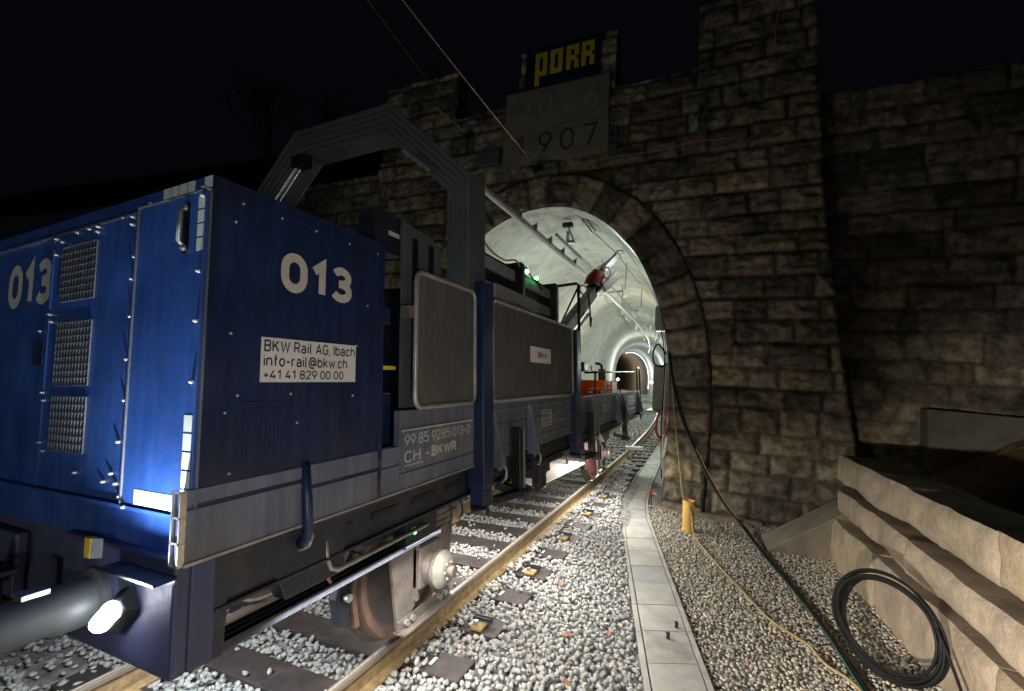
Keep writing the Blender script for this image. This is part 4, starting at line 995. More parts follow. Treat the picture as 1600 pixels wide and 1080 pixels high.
# pale tray between the axles
sh = part('drip_tray', MB().add([(.02,7.3,.50),(.66,6.66,.50),(.82,9.0,.50),(.2,9.2,.50),(.02,7.3,.53),(.66,6.66,.53),(.82,9.0,.53),(.2,9.2,.53)], [(0,3,2,1),(4,5,6,7),(0,1,5,4),(1,2,6,5),(2,3,7,6),(3,0,4,7)]) or MB(), M['sheet'], wg) if False else None
mb = MB(); mb.add([(.02,7.3,.50),(.66,6.66,.50),(.82,9.0,.50),(.2,9.2,.50),(.02,7.3,.53),(.66,6.66,.53),(.82,9.0,.53),(.2,9.2,.53)], [(0,3,2,1),(4,5,6,7),(0,1,5,4),(1,2,6,5),(2,3,7,6),(3,0,4,7)])
part('drip_tray', mb, M['sheet'], wg)
part('tray_hanger', MB().box(.3,.34,7.2,7.26,.53,1.1), M['frame'], wg); part('tray_hanger', MB().box(.5,.54,8.7,8.76,.53,1.1), M['frame'], wg)

# ------------------------------------------------------------------ equipment container "013"
ct = thing('equipment_container', 'tall dark blue equipment container numbered 013 at the near end of the wagon', 'container', (0, 1.6, 1.47))
XL = 2*CL-1.445
part('body', MB().box(XL, 1.440, 1.10, 2.135, 1.478, 3.03), M['blue'], ct, bevel=.006)
part('side_panel', MB().box(1.440, 1.445, 1.103, 2.135, 1.478, 3.028), M['dimblue'], ct)
part('roof_lip', MB().box(XL-.004, 1.4485, 1.096, 2.14, 2.965, 2.972), M['navy'], ct)
dr = part('door', MB().box(.968, 1.440, 1.076, 1.10, 1.665, 2.952), M['blue'], ct, bevel=.005)
part('door_edge', MB().box(.958, .967, 1.072, 1.10, 1.665, 2.955), M['board'], dr)
part('door_edge', MB().box(1.440, 1.4475, 1.090, 1.10, 1.665, 2.955), M['board'], dr)
part('door_edge', MB().box(.958, 1.44, 1.0715, 1.0765, 2.952, 2.959), M['alu'], dr)
hd = part('handle_recess', MB().cyl((1.32,1.0755,2.725),(1.32,1.0765,2.725),.024).box(1.297,1.343,1.0752,1.0765,2.725,2.90).cyl((1.32,1.0755,2.90),(1.32,1.0765,2.90),.024), M['black'], dr)
part('handle', MB().tube([(1.32,1.072,2.735),(1.32,1.05,2.75),(1.32,1.05,2.875),(1.32,1.072,2.895)], .010, 8), M['galv'], dr, smooth=True)
for z in (2.728, 2.895): part('handle_bolt', MB().ball((1.32,1.068,z), .015, 10), M['alu'], dr)
pn = part('front_panel', MB().box(.165, .955, 1.088, 1.10, 1.665, 2.94), M['blue'], ct, bevel=.004)
part('panel_edge', MB().box(.150, .166, 1.084, 1.10, 1.665, 2.945), M['blue'], pn)
part('panel_edge', MB().box(-1.4, .955, 1.084, 1.10, 2.940, 2.946), M['alu'], pn)
part('bottom_lip', MB().box(XL, 1.36, 1.07, 1.12, 1.645, 1.660), M['blue'], ct)
for z0, z1 in ((2.585, 2.865), (2.165, 2.475), (1.850, 2.110)):
    g = part('grille', MB().box(.27, .60, 1.0865, 1.0885, z0, z1), M['black'], ct)
    mb = MB()
    for i in range(12): x = .27+.03*i; mb.box(x-.0018, x+.0018, 1.081, 1.087, z0, z1)
    ny = int((z1-z0)/.033)
    for i in range(ny+1): z = z0+(z1-z0)*i/ny; mb.box(.27, .60, 1.0800, 1.0865, z-.0022, z+.0022)
    part('grille_bars', mb, M['board'], g)
BOLTS = [(.19,2.925),(.26,2.90),(.20,2.84),(.40,2.93),(.52,2.93),(.60,2.93),(.60,2.905),(.80,2.945),(.90,2.93),(.90,2.895),(1.02,2.975),(.94,2.97),(1.43,2.93),(1.43,2.965),
 (.935,2.74),(.925,2.64),(.935,2.47),(.925,2.28),(.93,2.10),(.90,1.92),(.86,1.78),(.80,1.74),(.90,1.74),(.94,1.69),(1.0,1.655),(1.425,2.62),(1.425,2.42),(1.42,2.18),(.18,2.53),(.20,2.49),(.17,2.13),(.19,2.09),(.18,1.88),(.22,1.84),(.55,1.76),(1.395,2.98),(.06,2.45)]
for x, z in BOLTS:
    yb = 1.076 if x > .96 and z < 2.95 else (1.088 if .16 < x < .956 and z < 2.94 else 1.10)
    part('bolt', MB().cyl((x,yb,z),(x,yb-.008,z),.010,n=10).ball((x,yb-.010,z),.0085,8), M['galv'], ct, smooth=True)
SQ = [(1.125+.058*i,2.998,.050,.054) for i in range(4)]+[(1.415,2.998,.050,.054)]+[(1.418,2.905-.058*i,.040,.050) for i in range(4)]+[(1.405,2.015-.072*i,.052,.064) for i in range(4)]+[(1.09+.062*i,1.702,.054,.06) for i in range(5)]
for x, z, w, h in SQ:
    yb = 1.10 if z > 2.96 else 1.076
    part('reflective_tape', MB().box(x-w/2, x+w/2, yb-.0015, yb, z-h/2, z+h/2), M['reflect'], ct)
mb = MB(); add_text(mb, '013', 'y', 1.10, -.385, .125, 2.595, 2.845, .022); part('number', mb, M['cream'], ct)
part('hatch', MB().box(-.02, .10, 1.094, 1.10, 2.27, 2.40), M['navy'], ct, bevel=.003)
mb = MB(); add_text(mb, '013', 'x', 1.445, 1.425, 1.875, 2.605, 2.80, .022); part('number', mb, M['cream'], ct)
lp = part('address_plate', MB().box(1.445, 1.4485, 1.340, 1.915, 2.175, 2.378), M['label'], ct)
for s, z0, z1, y1 in (('BKW Rail AG, Ibach', 2.313, 2.368, 1.905), ('info-rail@bkw.ch', 2.246, 2.301, 1.850), ('+41 41 829 00 00', 2.188, 2.232, 1.825)):
    mb = MB(); add_text(mb, s, 'x', 1.4485, 1.352, y1, z0, z1, .004, .0015); part('lettering', mb, M['ink'], lp)
vt = part('vent_panel', MB().box(1.445, 1.449, 1.235, 1.53, 1.82, 2.09), M['dimblue'], ct)
mb = MB()
for i in range(13): mb.box(1.449, 1.452, 1.25+.021*i, 1.26+.021*i, 1.84, 2.07)
part('vent_slats', mb, M['navy'], vt)
for y, z in ((1.23,2.95),(1.20,2.86),(1.42,2.95),(1.62,2.95),(1.85,2.95),(2.08,2.95),(1.2,2.38),(1.19,2.05),(1.92,2.38),(1.24,2.12),(1.5,2.12),(1.54,1.98),(1.22,1.80),(2.0,2.62),(1.9,2.1)):
    part('bolt', MB().ball((1.447,y,z), .0075, 8), M['galv'], ct, smooth=True)
part('rear_strip', MB().box(1.443, 1.452, 2.105, 2.14, 1.48, 3.02), M['navy'], ct)

# ------------------------------------------------------------------ gantry frame above the wagon
gt = thing('gantry_frame', 'tall grey arched frame with stepped edges standing across the wagon', 'gantry', (CL, 3.3, 1.47))
GO = [(1.45,1.48),(1.45,3.95),(.57,4.82),(-.70,4.84),(-1.62,3.95),(-1.62,1.48)]
GI = [(1.19,1.48),(1.19,3.86),(.47,4.56),(-.58,4.57),(-1.36,3.84),(-1.36,1.48)]
def gframe(t0, t1, y0, y1):
    L = lambda t: [(a[0]+(b[0]-a[0])*t, a[1]+(b[1]-a[1])*t) for a, b in zip(GO, GI)]
    return MB().prism(L(t0)+L(t1)[::-1], 'y', y0, y1)
for i in range(5):
    part('stepped_rib', gframe(.2*i, .2*i+.185, 3.235-.014*(4-i), 3.47), M['gantry'], gt, bevel=.006)
part('frame_core', gframe(.02, .98, 3.26, 3.46), M['black'], gt)
part('cylinder', MB().cyl((-.62,3.2,4.47),(-1.05,3.2,4.05),.035).cyl((-.75,3.2,4.34),(-1.25,3.2,3.85),.022), M['galv'], gt, smooth='auto')
part('cylinder_bracket', MB().box(-.70,-.50,3.15,3.26,4.42,4.56), M['black'], gt, bevel=.01)
part('cylinder_bracket', MB().box(-1.15,-.98,3.15,3.26,3.95,4.08), M['black'], gt, bevel=.01)
part('gantry_lamp', MB().bar((1.08,3.1,4.02),(.82,3.1,4.24),.05,.03), M['galv'], gt)
sp = thing('slotted_plate', 'grey sheet with two dark vertical slots standing above the near mesh panel', 'plate', (1.38, 2.6, 2.9))
part('sheet', MB().prism([(2.405,2.0),(2.86,2.0),(2.86,3.20),(2.72,3.26),(2.405,3.27)], 'x', 1.36, 1.38), M['gantry'], sp)
for y in (2.505, 2.70): part('slot', MB().box(1.38, 1.383, y, y+.065, 2.2, 3.19), M['black'], sp)
# mesh panels
def guard(name, label, y0, y1, z0, z1, x):
    t = thing(name, label, 'guard panel', (x, (y0+y1)/2, z0)); r = .07; P = []
    for cy, cz, a0 in ((y1-r,z1-r,0),(y0+r,z1-r,90),(y0+r,z0+r,180),(y1-r,z0+r,270)):
        for k in range(7): a = radians(a0+15*k); P.append((x, cy+r*cos(a), cz+r*sin(a)))
    part('tube_frame', MB().tube(P, .018, 12, closed=True), M['tube'], t, smooth=True)
    mb = MB().prism([(p[1], p[2]) for p in P], 'x', x-.012, x-.004)
    part('mesh_infill', mb, M['mesh'], t)
    mb = MB()
    for yy in np.arange(y0+.03, y1, .035): mb.box(x-.004, x-.001, yy, yy+.006, z0+.03, z1-.03)
    part('mesh_wires', mb, M['mesh'], t)
    return t
g1 = guard('guard_panel', 'narrow upright grey mesh panel with rounded tube frame beside the blue post', 2.43, 3.235, 2.005, 2.925, 1.475)
part('hinge_bracket', MB().box(1.40,1.47,2.36,2.43,2.60,2.68), M['cast'], g1)
for z in (2.12, 2.72): part('hinge_bracket', MB().box(1.44,1.49,3.235,3.27,z,z+.10), M['dark'], g1)
g2 = guard('guard_panel', 'long grey mesh panel with a small white notice and rounded tube frame', 3.55, 6.04, 1.995, 2.92, 1.475)
nb = part('notice', MB().box(1.476, 1.480, 4.46, 5.11, 2.385, 2.56), M['white'], g2)
part('notice_mark', MB().box(1.480, 1.482, 4.69, 4.74, 2.44, 2.51), M['orange'], nb)
mb = MB(); add_text(mb, 'BKW', 'x', 1.480, 4.75, 4.97, 2.445, 2.505, .02, .0015); part('lettering', mb, M['ink'], nb)
# interior behind the gap
cb = thing('cabin_wall', 'lit white slatted wall seen through the gap behind the blue container', 'cabin wall', (-1.3, 3, 1.5))
part('backing', MB().box(.50, .55, 2.16, 3.15, 2.0, 3.38), M['navy'], cb)
for i in range(12):
    z = 3.37-.112*i
    part('slat', MB().box(.55, .575, 2.16, 3.15, z-.062, z), M['pinkslat' if i in (1, 2) else 'slat'], cb)
part('beam', MB().box(1.22, 1.34, 2.15, 2.42, 3.03, 3.30), M['dark'], cb); part('beam_tag', MB().box(1.34, 1.343, 2.30, 2.41, 3.155, 3.185), M['cream'], cb)
part('arm', MB().box(1.15, 1.30, 2.14, 2.38, 2.56, 2.68), M['navy'], cb, bevel=.01)
part('seat_back', MB().tube([(.9,2.5,1.9),(.9,2.45,2.2),(.95,2.42,2.34)], .07, 12), M['black'], cb, smooth=True)
part('lower_box', MB().box(1.1, 1.32, 2.15, 2.38, 1.48, 2.1), M['navy'], cb, bevel=.01)
part('yellow_strip', MB().box(1.30, 1.335, 2.15, 2.40, 2.255, 2.28), M['yellow'], cb)
part('orange_cable', MB().tube([(1.33,2.15,2.15),(1.34,2.2,2.08),(1.33,2.26,2.04)], .008, 6), M['orange'], cb)
# equipment rack behind the long panel
rk = thing('equipment_rack', 'dark rack with grey blue rails and a grey board behind the long mesh panel', 'rack', (.7, 4.9, 1.48))
part('cabinet', MB().box(-.3, 1.1, 3.55, 6.0, 1.48, 3.12), M['dark'], rk, bevel=.01)
part('rail_band', MB().box(1.06, 1.12, 3.62, 6.15, 3.39, 3.52), M['bandgrey'], rk, bevel=.004)
part('rail_band', MB().box(1.06, 1.12, 3.62, 6.15, 3.13, 3.25), M['bandgrey'], rk, bevel=.004)
part('rail_recess', MB().box(1.02, 1.09, 3.62, 6.15, 3.24, 3.40), M['frame'], rk)
part('rail_cap', MB().box(1.03, 1.13, 3.62, 6.15, 3.52, 3.535), M['black'], rk)
for y in (4.86, 6.15):
    part('upright', MB().box(1.0, 1.2, y, y+.12, 2.3, 3.62), M['black'], rk, bevel=.005)
    part('upright_edge', MB().box(1.2, 1.206, y+.06, y+.12, 3.05, 3.6), M['galv'], rk)
bd = part('grey_board', MB().box(1.22, 1.25, 4.08, 5.25, 2.6, 3.20), M['boardgrey'], rk, bevel=.004)
part('board_mark', MB().box(1.25, 1.252, 4.47, 4.59, 2.97, 3.08), M['pink'], bd)
mb = MB(); add_text(mb, 'BKW', 'x', 1.25, 4.62, 5.0, 2.97, 3.075, .02, .002); part('lettering', mb, M['ink'], bd)
for y, z in ((5.15, 3.57), (5.48, 3.55)):
    part('green_lamp', MB().ball((1.16,y,z), .028, 10), M['ledg'], rk)
part('lamp_cable', MB().tube([(1.16,5.1,3.62),(1.18,5.3,3.50),(1.17,5.5,3.52),(1.18,5.62,3.42)], .010, 6), M['hose'], rk)
part('slack_cable', MB().tube(smoothpts([(1.36,3.42,3.66),(1.3,3.8,3.50),(1.24,4.3,3.50),(1.2,4.7,3.60),(1.19,4.86,3.56)]), .010, 8), M['rope'], rk, smooth=True)
hf = thing('tube_hoop', 'thin black tube frame standing behind the long mesh panel against the lit vault', 'frame', (1.3, 6.4, 1.9))
part('hoop', MB().tube([(1.04,6.4,1.9),(1.04,6.4,3.60),(1.06,6.4,3.625),(1.45,6.4,3.64),(1.475,6.4,3.62),(1.475,6.4,2.2),(1.46,6.4,2.14),(1.40,6.4,2.10)], .022, 10), M['black'], hf, smooth=True)
part('brace', MB().tube([(1.47,6.4,3.58),(1.10,6.45,2.9)], .016, 8), M['black'], hf)

# ------------------------------------------------------------------ crane arm with drill head
cr = thing('drill_crane', 'grey crane arm carrying a silver and red drill head under the vault', 'crane', (.9, 7.4, 1.48))
part('column', MB().cyl((.75,7.2,1.48),(.75,7.2,2.95),.11), M['gantry'], cr, smooth='auto')
part('boom', MB().bar((.80,7.0,2.72),(.86,9.75,4.18),.17,.24), M['gantry'], cr, bevel=.015)
part('ram', MB().cyl((.92,7.15,2.6),(.97,8.9,3.55),.035), M['galv'], cr, smooth='auto')
part('cable_loop', MB().tube(smoothpts([(.95,9.0,4.02),(1.0,8.9,3.75),(1.02,8.85,3.45),(1.0,8.95,3.3),(.98,9.1,3.5)]), .018, 8), M['hose'], cr, smooth=True)
part('wrist', MB().ball((.86,9.85,4.28), .17, 16), M['black'], cr, smooth=True)
part('red_housing', MB().tube([(.74,9.85,4.30),(.84,9.95,4.48),(.93,10.05,4.66)], [.15,.20,.16], 16), M['red'], cr, smooth='auto')
part('drill_column', MB().bar((.93,10.02,4.60),(1.32,10.5,5.18),.10,.13), M['alu'], cr, bevel=.01)
part('drill_column_slot', MB().bar((.96,9.99,4.64),(1.29,10.42,5.14),.025,.15), M['black'], cr)
part('drill_tip', MB().cyl((1.28,10.45,5.2),(1.40,10.55,5.24),.07), M['alu'], cr, bevel=.008)
part('drill_motor', MB().bar((1.02,9.95,4.25),(1.34,10.3,4.68),.17,.20), M['silver'], cr, bevel=.05)
part('motor_ring', MB().tube([(1.12+.13*cos(a*.5236)*.7, 10.05, 4.66+.13*sin(a*.5236)) for a in range(12)], .022, 8, closed=True), M['silver'], cr, smooth=True)
part('gauge', MB().bar((.92,10.08,4.80),(1.12,10.3,5.0),.06,.07), M['white'], cr, bevel=.01)
part('hose_loop', MB().tube(smoothpts([(.72,9.8,4.28),(.60,9.75,4.36),(.56,9.75,4.24),(.66,9.75,4.12),(.85,9.75,4.10),(1.02,9.8,4.22)]), .022, 8), M['galv'], cr, smooth=True)
part('cable_sling', MB().tube([(.72,9.75,4.22),(.82,9.7,4.14),(.98,9.72,4.20),(1.08,9.8,4.34)], .030, 8), M['hose'], cr, smooth=True)

# ------------------------------------------------------------------ generator and rails on the far deck
ge = thing('generator', 'orange red generator set standing on the wagon deck inside the tunnel mouth', 'generator', (.5, 9, 1.48))
part('housing', MB().box(-.1, 1.10, 7.6, 9.70, 1.478, 2.20), M['orange'], ge, bevel=.02)
part('vent_section', MB().box(-.08, 1.09, 9.70, 10.35, 1.478, 2.19), M['dark'], ge)
mb = MB()
for i in range(6): mb.box(1.09, 1.10, 9.98, 10.32, 1.60+.09*i, 1.65+.09*i)
part('louvres', mb, M['orange'], ge)
part('housing_end', MB().box(-.1, 1.10, 10.35, 11.1, 1.478, 2.18), M['orange'], ge, bevel=.02)
part('rating_plate', MB().box(1.10, 1.104, 10.42, 10.95, 1.85, 2.16), M['label'], ge)
part('door_line', MB().box(1.10, 1.103, 8.2, 9.35, 2.03, 2.045).box(1.10, 1.103, 9.335, 9.35, 1.6, 2.045), M['dark'], ge)
part('door_lock', MB().box(1.10, 1.125, 9.18, 9.42, 1.86, 1.99), M['black'], ge)
part('filler_mark', MB().box(1.10, 1.103, 8.25, 8.55, 1.95, 1.985), M['label'], ge)
part('muffler', MB().cyl((1.0,9.85,2.19),(1.0,9.85,2.44),.085,n=20), M['cast'], ge, smooth='auto')
part('exhaust_pipe', MB().tube([(1.0,9.85,2.44),(1.0,9.85,2.52),(.97,9.80,2.56),(.90,9.72,2.57)], .03, 10), M['dark'], ge, smooth=True)
part('valve', MB().cyl((1.02,9.2,2.20),(1.02,9.2,2.36),.02).box(.94,1.08,9.17,9.23,2.36,2.39).cyl((.95,9.2,2.38),(.93,9.18,2.50),.015), M['yellow'], ge)
part('lamp_head', MB().box(.95,1.12,7.95,8.25,2.36,2.53).cyl((1.0,8.1,2.2),(1.0,8.1,2.36),.015), M['gantry'], ge, bevel=.02)
dr_ = thing('deck_railing', 'thin black handrail along the far half of the wagon deck with a looped end', 'railing', (1.3, 10, 1.9))
part('top_rail', MB().tube([(1.12,8.0,2.335),(1.2,10,2.38),(1.38,12.0,2.42)], .018, 8), M['black'], dr_, smooth=True)
for y, x in ((8.6,1.15),(10.6,1.25)): part('baluster', MB().cyl((x,y,1.9),(x,y,2.37),.014,n=8), M['black'], dr_)
part('loop', MB().tube([(1.42,12.02,1.45),(1.42,12.02,2.40),(1.42,12.06,2.49),(1.42,12.16,2.53),(1.42,12.34,2.53),(1.42,12.44,2.49),(1.42,12.48,2.40),(1.42,12.48,1.15)], .022, 10), M['black'], dr_, smooth=True)
sb = thing('track_sensor', 'small pale bar on a slanted rod lying across the rail behind the wagon', 'sensor', (.9, 14.2, .1))
part('bar', MB().box(.62, 1.18, 14.1, 14.35, .06, .17), M['cream'], sb, bevel=.015)
part('rod', MB().bar((.66,14.1,.15),(.92,12.6,.78),.05), M['cream'], sb)
# ------------------------------------------------------------------ overhead conductor rail, wires, brackets
oc = thing('overhead_rail', 'bright overhead conductor rail sticking out of the tunnel along the vault', 'conductor rail', (.2, 8, 4.85), False)
Yc = np.concatenate([np.arange(5.1, 10, .7), np.arange(10, 46, 1.2)])
OX = lambda y: .215 + (path_x(y) if y > 10 else 0) - .006*(y-5)
mb = MB(); mb.tube([(OX(y), float(y), 4.80) for y in Yc], .038, 8); part('rail_bar', mb, M['silver'], oc)
mb = MB(); mb.tube([(OX(y), float(y), 4.86) for y in Yc], .022, 8); part('contact_strip', mb, M['galv'], oc)
mb = MB(); mb.tube([(OX(y)+.13, float(y), 5.0) for y in Yc if y > 7.6], .03, 8); part('stiffener', mb, M['galv'], oc)
part('end_clamp', MB().box(OX(5.1)-.05, OX(5.1)+.05, 5.04, 5.14, 4.78, 4.98), M['alu'], oc, bevel=.01)
for y in (5.75, 6.4, 7.1, 7.9, 8.7, 9.6):
    part('clamp', MB().box(OX(y)-.045, OX(y)+.045, y-.03, y+.03, 4.84, 4.93).cyl((OX(y),y,4.93),(OX(y)+.05,y,4.97),.02,n=8), M['galv'], oc)
for y in (14.0, 18.2, 24, 31):
    x = OX(y); h = thing('rail_hanger', 'bracket with two insulators holding the overhead rail to the vault, %s inside the tunnel' % {14.0:'nearest', 18.2:'second', 24:'third', 31:'farthest'}[y], 'hanger', (x, y, 4.9), False, 'overhead rail hangers')
    part('crossbar', MB().bar((x-.38,y,5.0),(x+.42,y,5.04),.05), M['galv'], h)
    for dx in (-.34, .38):
        part('insulator', MB().cyl((x+dx,y,4.86),(x+dx,y,5.12),.055,n=12), M['white'], h, bevel=.012)
        part('rod', MB().cyl((x+dx,y,5.1),(x+dx*1.1,y,6.1),.02,n=8), M['galv'], h)
    part('loop', MB().tube([(x-.2,y,4.95),(x-.2,y,4.72),(x-.08,y,4.62),(x+.05,y,4.66)], .012, 6), M['galv'], h)
iv = thing('vault_insulator', 'ribbed grey insulator with a rod hanging from the crown of the vault', 'insulator', (-.35, 10.5, 6.05), False)
mb = MB(); mb.lathe([(t*.03-.30, .035 if t % 2 else .055) for t in range(9)], (-.30,10.5,5.98), 'z', 14); part('ribbed_body', mb, M['galv'], iv, smooth='auto')
part('strut', MB().cyl((-.33,10.5,6.12),(-.14,10.52,5.66),.022), M['galv'], iv); part('foot_clamp', MB().box(-.30,-.10,10.44,10.56,5.60,5.68), M['alu'], iv, bevel=.01)
part('ceiling_foot', MB().box(-.44,-.18,10.44,10.56,6.02,6.14), M['dark'], iv, bevel=.01)
tw = thing('tensioned_wire', 'copper wire with a silver turnbuckle running along the right side of the vault', 'wire', (.2, 10.3, 6.0), False)
part('wire', MB().tube([(-.02,9.9,6.18),(.12,10.1,6.10),(.22,10.5,5.98),(.78,11.5,5.5),(1.12,12.4,5.0),(1.45,13.4,4.6)], .012, 8), M['copper'], tw, smooth=True)
part('turnbuckle', MB().bar((.12,10.3,6.12),(.30,10.62,5.88),.045,.10).bar((.20,10.25,6.12),(.38,10.57,5.88),.03,.08), M['alu'], tw, bevel=.006)

for k, (a, b, lab) in enumerate((((-3.86,9.52,9.74),(-2.3,-2.0,9.9),'copper wire running from the left merlon up out of the picture'),((-.78,9.3,7.15),(-.62,-1.0,7.35),'copper wire running from the wall below the date plaques up out of the picture'))):
    w = thing('overhead_wire', lab, 'wire', a, False)
    P = [tuple(Vector(a).lerp(Vector(b), t/12)+Vector((0,0,-.10*4*(t/12)*(1-t/12)))) for t in range(13)]
    part('wire', MB().tube(P, .011, 8), M['copper'], w, smooth=True)
    d = (Vector(P[1])-Vector(P[0])).normalized()
    if k == 0: part('wall_hook', MB().box(a[0]-.04,a[0]+.04,9.5,9.6,a[2]-.12,a[2]+.05), M['galv'], w)
    else: part('end_insulator', MB().tube([tuple(Vector(a)+d*t) for t in (0,.3,.32,.5,.52,.7)], [.012,.012,.035,.035,.02,.02], 10), M['galv'], w); part('wall_hook', MB().box(a[0]-.12,a[0]+.12,9.28,9.58,a[2]-.05,a[2]+.02), M['dark'], w)
lw = thing('earth_wire', 'thin copper wire strung across the portal stones above the arch', 'wire', (2, Y0-.16, 7.15), False)
part('wire', MB().tube([(.40,Y0-.17,7.10),(1.1,Y0-.17,7.14),(2.0,Y0-.18,7.12),(2.6,Y0-.17,7.20),(3.2,Y0-.17,7.16),(3.6,Y0-.17,7.2)], .010, 6), M['copper'], lw, smooth=True)
for x in (1.25, 2.55): part('clip', MB().box(x-.03,x+.03,Y0-.18,Y0-.05,7.06,7.16), M['galv'], lw)
lw = thing('earth_wire', 'thin copper wire hanging down the tall right merlon', 'wire', (4.05, Y0-.16, 9), False)
part('wire', MB().tube([(4.02,Y0-.12,8.8),(4.05,Y0-.15,9.3),(4.14,Y0-.25,9.9),(4.3,Y0-1.2,11.5)], .010, 6), M['copper'], lw, smooth=True)
for x, z, lab in ((.98, 7.47, 'grey slotted wall bracket at the lower corner of the 1907 plaque'), (2.78, 7.62, 'grey slotted wall bracket above the copper wire on the right')):
    b = thing('wall_bracket', lab, 'bracket', (x, Y0-.1, z), False)
    part('channel', MB().box(x-.09,x+.09,Y0-.20,Y0-.03,z-.28,z+.12), M['gantry'], b, bevel=.008)
    part('slot_plate', MB().box(x-.06,x-.02,Y0-.206,Y0-.2,z-.06,z+.06).box(x+.02,x+.06,Y0-.206,Y0-.2,z-.06,z+.06), M['black'], b)
    part('top_frame', MB().box(x-.09,x-.06,Y0-.2,Y0-.05,z+.12,z+.32).box(x+.06,x+.09,Y0-.2,Y0-.05,z+.12,z+.32).box(x-.09,x+.09,Y0-.2,Y0-.05,z+.30,z+.33), M['gantry'], b)
b = thing('wall_bracket', 'flat pair of grey plates at the right end of the copper wire', 'bracket', (3.8, Y0-.1, 7.1), False)
part('plate', MB().box(3.60,3.82,Y0-.15,Y0-.04,7.06,7.15), M['gantry'], b); part('plate', MB().box(3.85,4.02,Y0-.15,Y0-.04,7.10,7.2), M['gantry'], b)
b = thing('wall_bracket', 'thin angled bracket with a spike on the wall right of the gantry frame', 'bracket', (-2.76, Y0-.15, 8.3), False)
part('rod', MB().tube([(-3.5,Y0-.5,8.98),(-3.2,Y0-.4,8.7),(-2.76,Y0-.2,8.32)], [.05,.02,.012], 8), M['galv'], b)
part('stem', MB().cyl((-2.76,Y0-.16,7.75),(-2.74,Y0-.16,8.35),.025).box(-2.85,-2.62,Y0-.22,Y0-.08,8.28,8.36), M['frame'], b)
b = thing('wall_bracket', 'square grey panel fixed to the wall left of the arch crown', 'bracket', (-2.1, Y0-.15, 7.5), False)
part('plate', MB().box(-2.35,-1.75,Y0-.3,Y0-.12,7.35,7.75), M['gantry'], b, bevel=.02)

# ------------------------------------------------------------------ lamps and fittings inside the tunnel
for (x, y, z, m, lab) in ((1.72+path_x(62), 62, 1.75, 'coolglow', 'glaring cold white lamp on the right tunnel wall at the bend'), (-12.6, 80, 1.75, 'lensw', 'warm yellow lamp glowing in the old brown part of the tunnel')):
    l = thing('tunnel_lamp', lab, 'lamp', (x, y, z), False)
    part('globe', MB().ball((x,y,z), .22, 14), M[m], l, smooth=True)
    part('mount', MB().box(x+.05,x+.6,y+.1,y+.3,z-.08,z+.08), M['dark'], l)
ls = thing('ring_glow', 'pale glowing rim standing in for light on the tunnel ring at the bend', 'lamp', (-3, 48, 2), False)
pp, _ = resample(ARCH, .3); 
mb = MB(); mb.tube([(float(p[0])*.965+path_x(69)-.01, 69.0, float(p[1])*.97) for p in pp if p[1] > .4 and p[0] > -1.4], .03, 6); part('strip', mb, M['coolglow'], ls)  # emission stands in for light caught by the ring
eb = thing('junction_box', 'flat grey box hanging on the right side of the arch beside the cables', 'box', (2.1, 10.45, 3.7), False)
part('case', MB().box(1.90,2.12,10.3,10.62,3.42,3.98), M['boardgrey'], eb, bevel=.015); part('lid', MB().box(1.885,1.9,10.33,10.59,3.46,3.94), M['galv'], eb)
for k in range(4):
    w = thing('hanging_cable', ('thin dark cable', 'pale cable', 'black looped cable', 'tan cable')[k]+' hanging on the right jamb below the grey box', 'cable', (2.1, 10.4, 3.3), False)
    if k == 2: P = [(2.15,10.3,2.9),(1.98,10.3,3.12),(1.88,10.3,2.95),(1.90,10.3,2.7),(2.05,10.3,2.62),(2.18,10.3,2.7)]
    else: P = [(2.02+.04*k,10.4,3.45),(2.10+.03*k,10.35+.05*k,3.0),(2.13+.02*k,10.3,2.3),(2.10+.03*k,10.3,1.3),(2.14,10.3,.2+.2*k)]
    part('cable', MB().tube(smoothpts(P), .014 if k != 2 else .018, 8), M[('hose','label','hose','rope')[k]], w, smooth=True)
cb_ = thing('wall_cabinet', 'dark grey cabinet against the right tunnel wall behind the arch', 'cabinet', (1.95, 12.2, 1.2), False)
part('case', MB().box(1.70,2.25,11.9,12.9,1.55,2.72), M['boardgrey'], cb_, bevel=.02); part('shelf', MB().box(1.55,2.25,11.8,12.9,1.50,1.54), M['galv'], cb_)
hc = thing('hose_coil', 'orange red hose coil hanging on the right tunnel wall', 'hose', (2.02, 11, 1.3), False)
for k in range(7):
    r = .15+.014*k; q = rng.uniform(-.03,.03)
    part('loop', MB().tube([(2.01+.012*k-.03+.5*r*cos(a*.2618), 11.0+.02*k+.8*r*cos(a*.2618+q), 1.27+q+.31*(r/.2)*sin(a*.2618)+.02*sin(a*.9+k)) for a in range(24)], .009, 6, closed=True), M['pink' if k % 2 else 'orange'], hc, smooth=True)
part('tail', MB().tube([(2.02,11,.98),(1.98,11,.80),(2.08,11,.75),(2.1,11,.95)], .016, 6), M['copper'], hc, smooth=True)

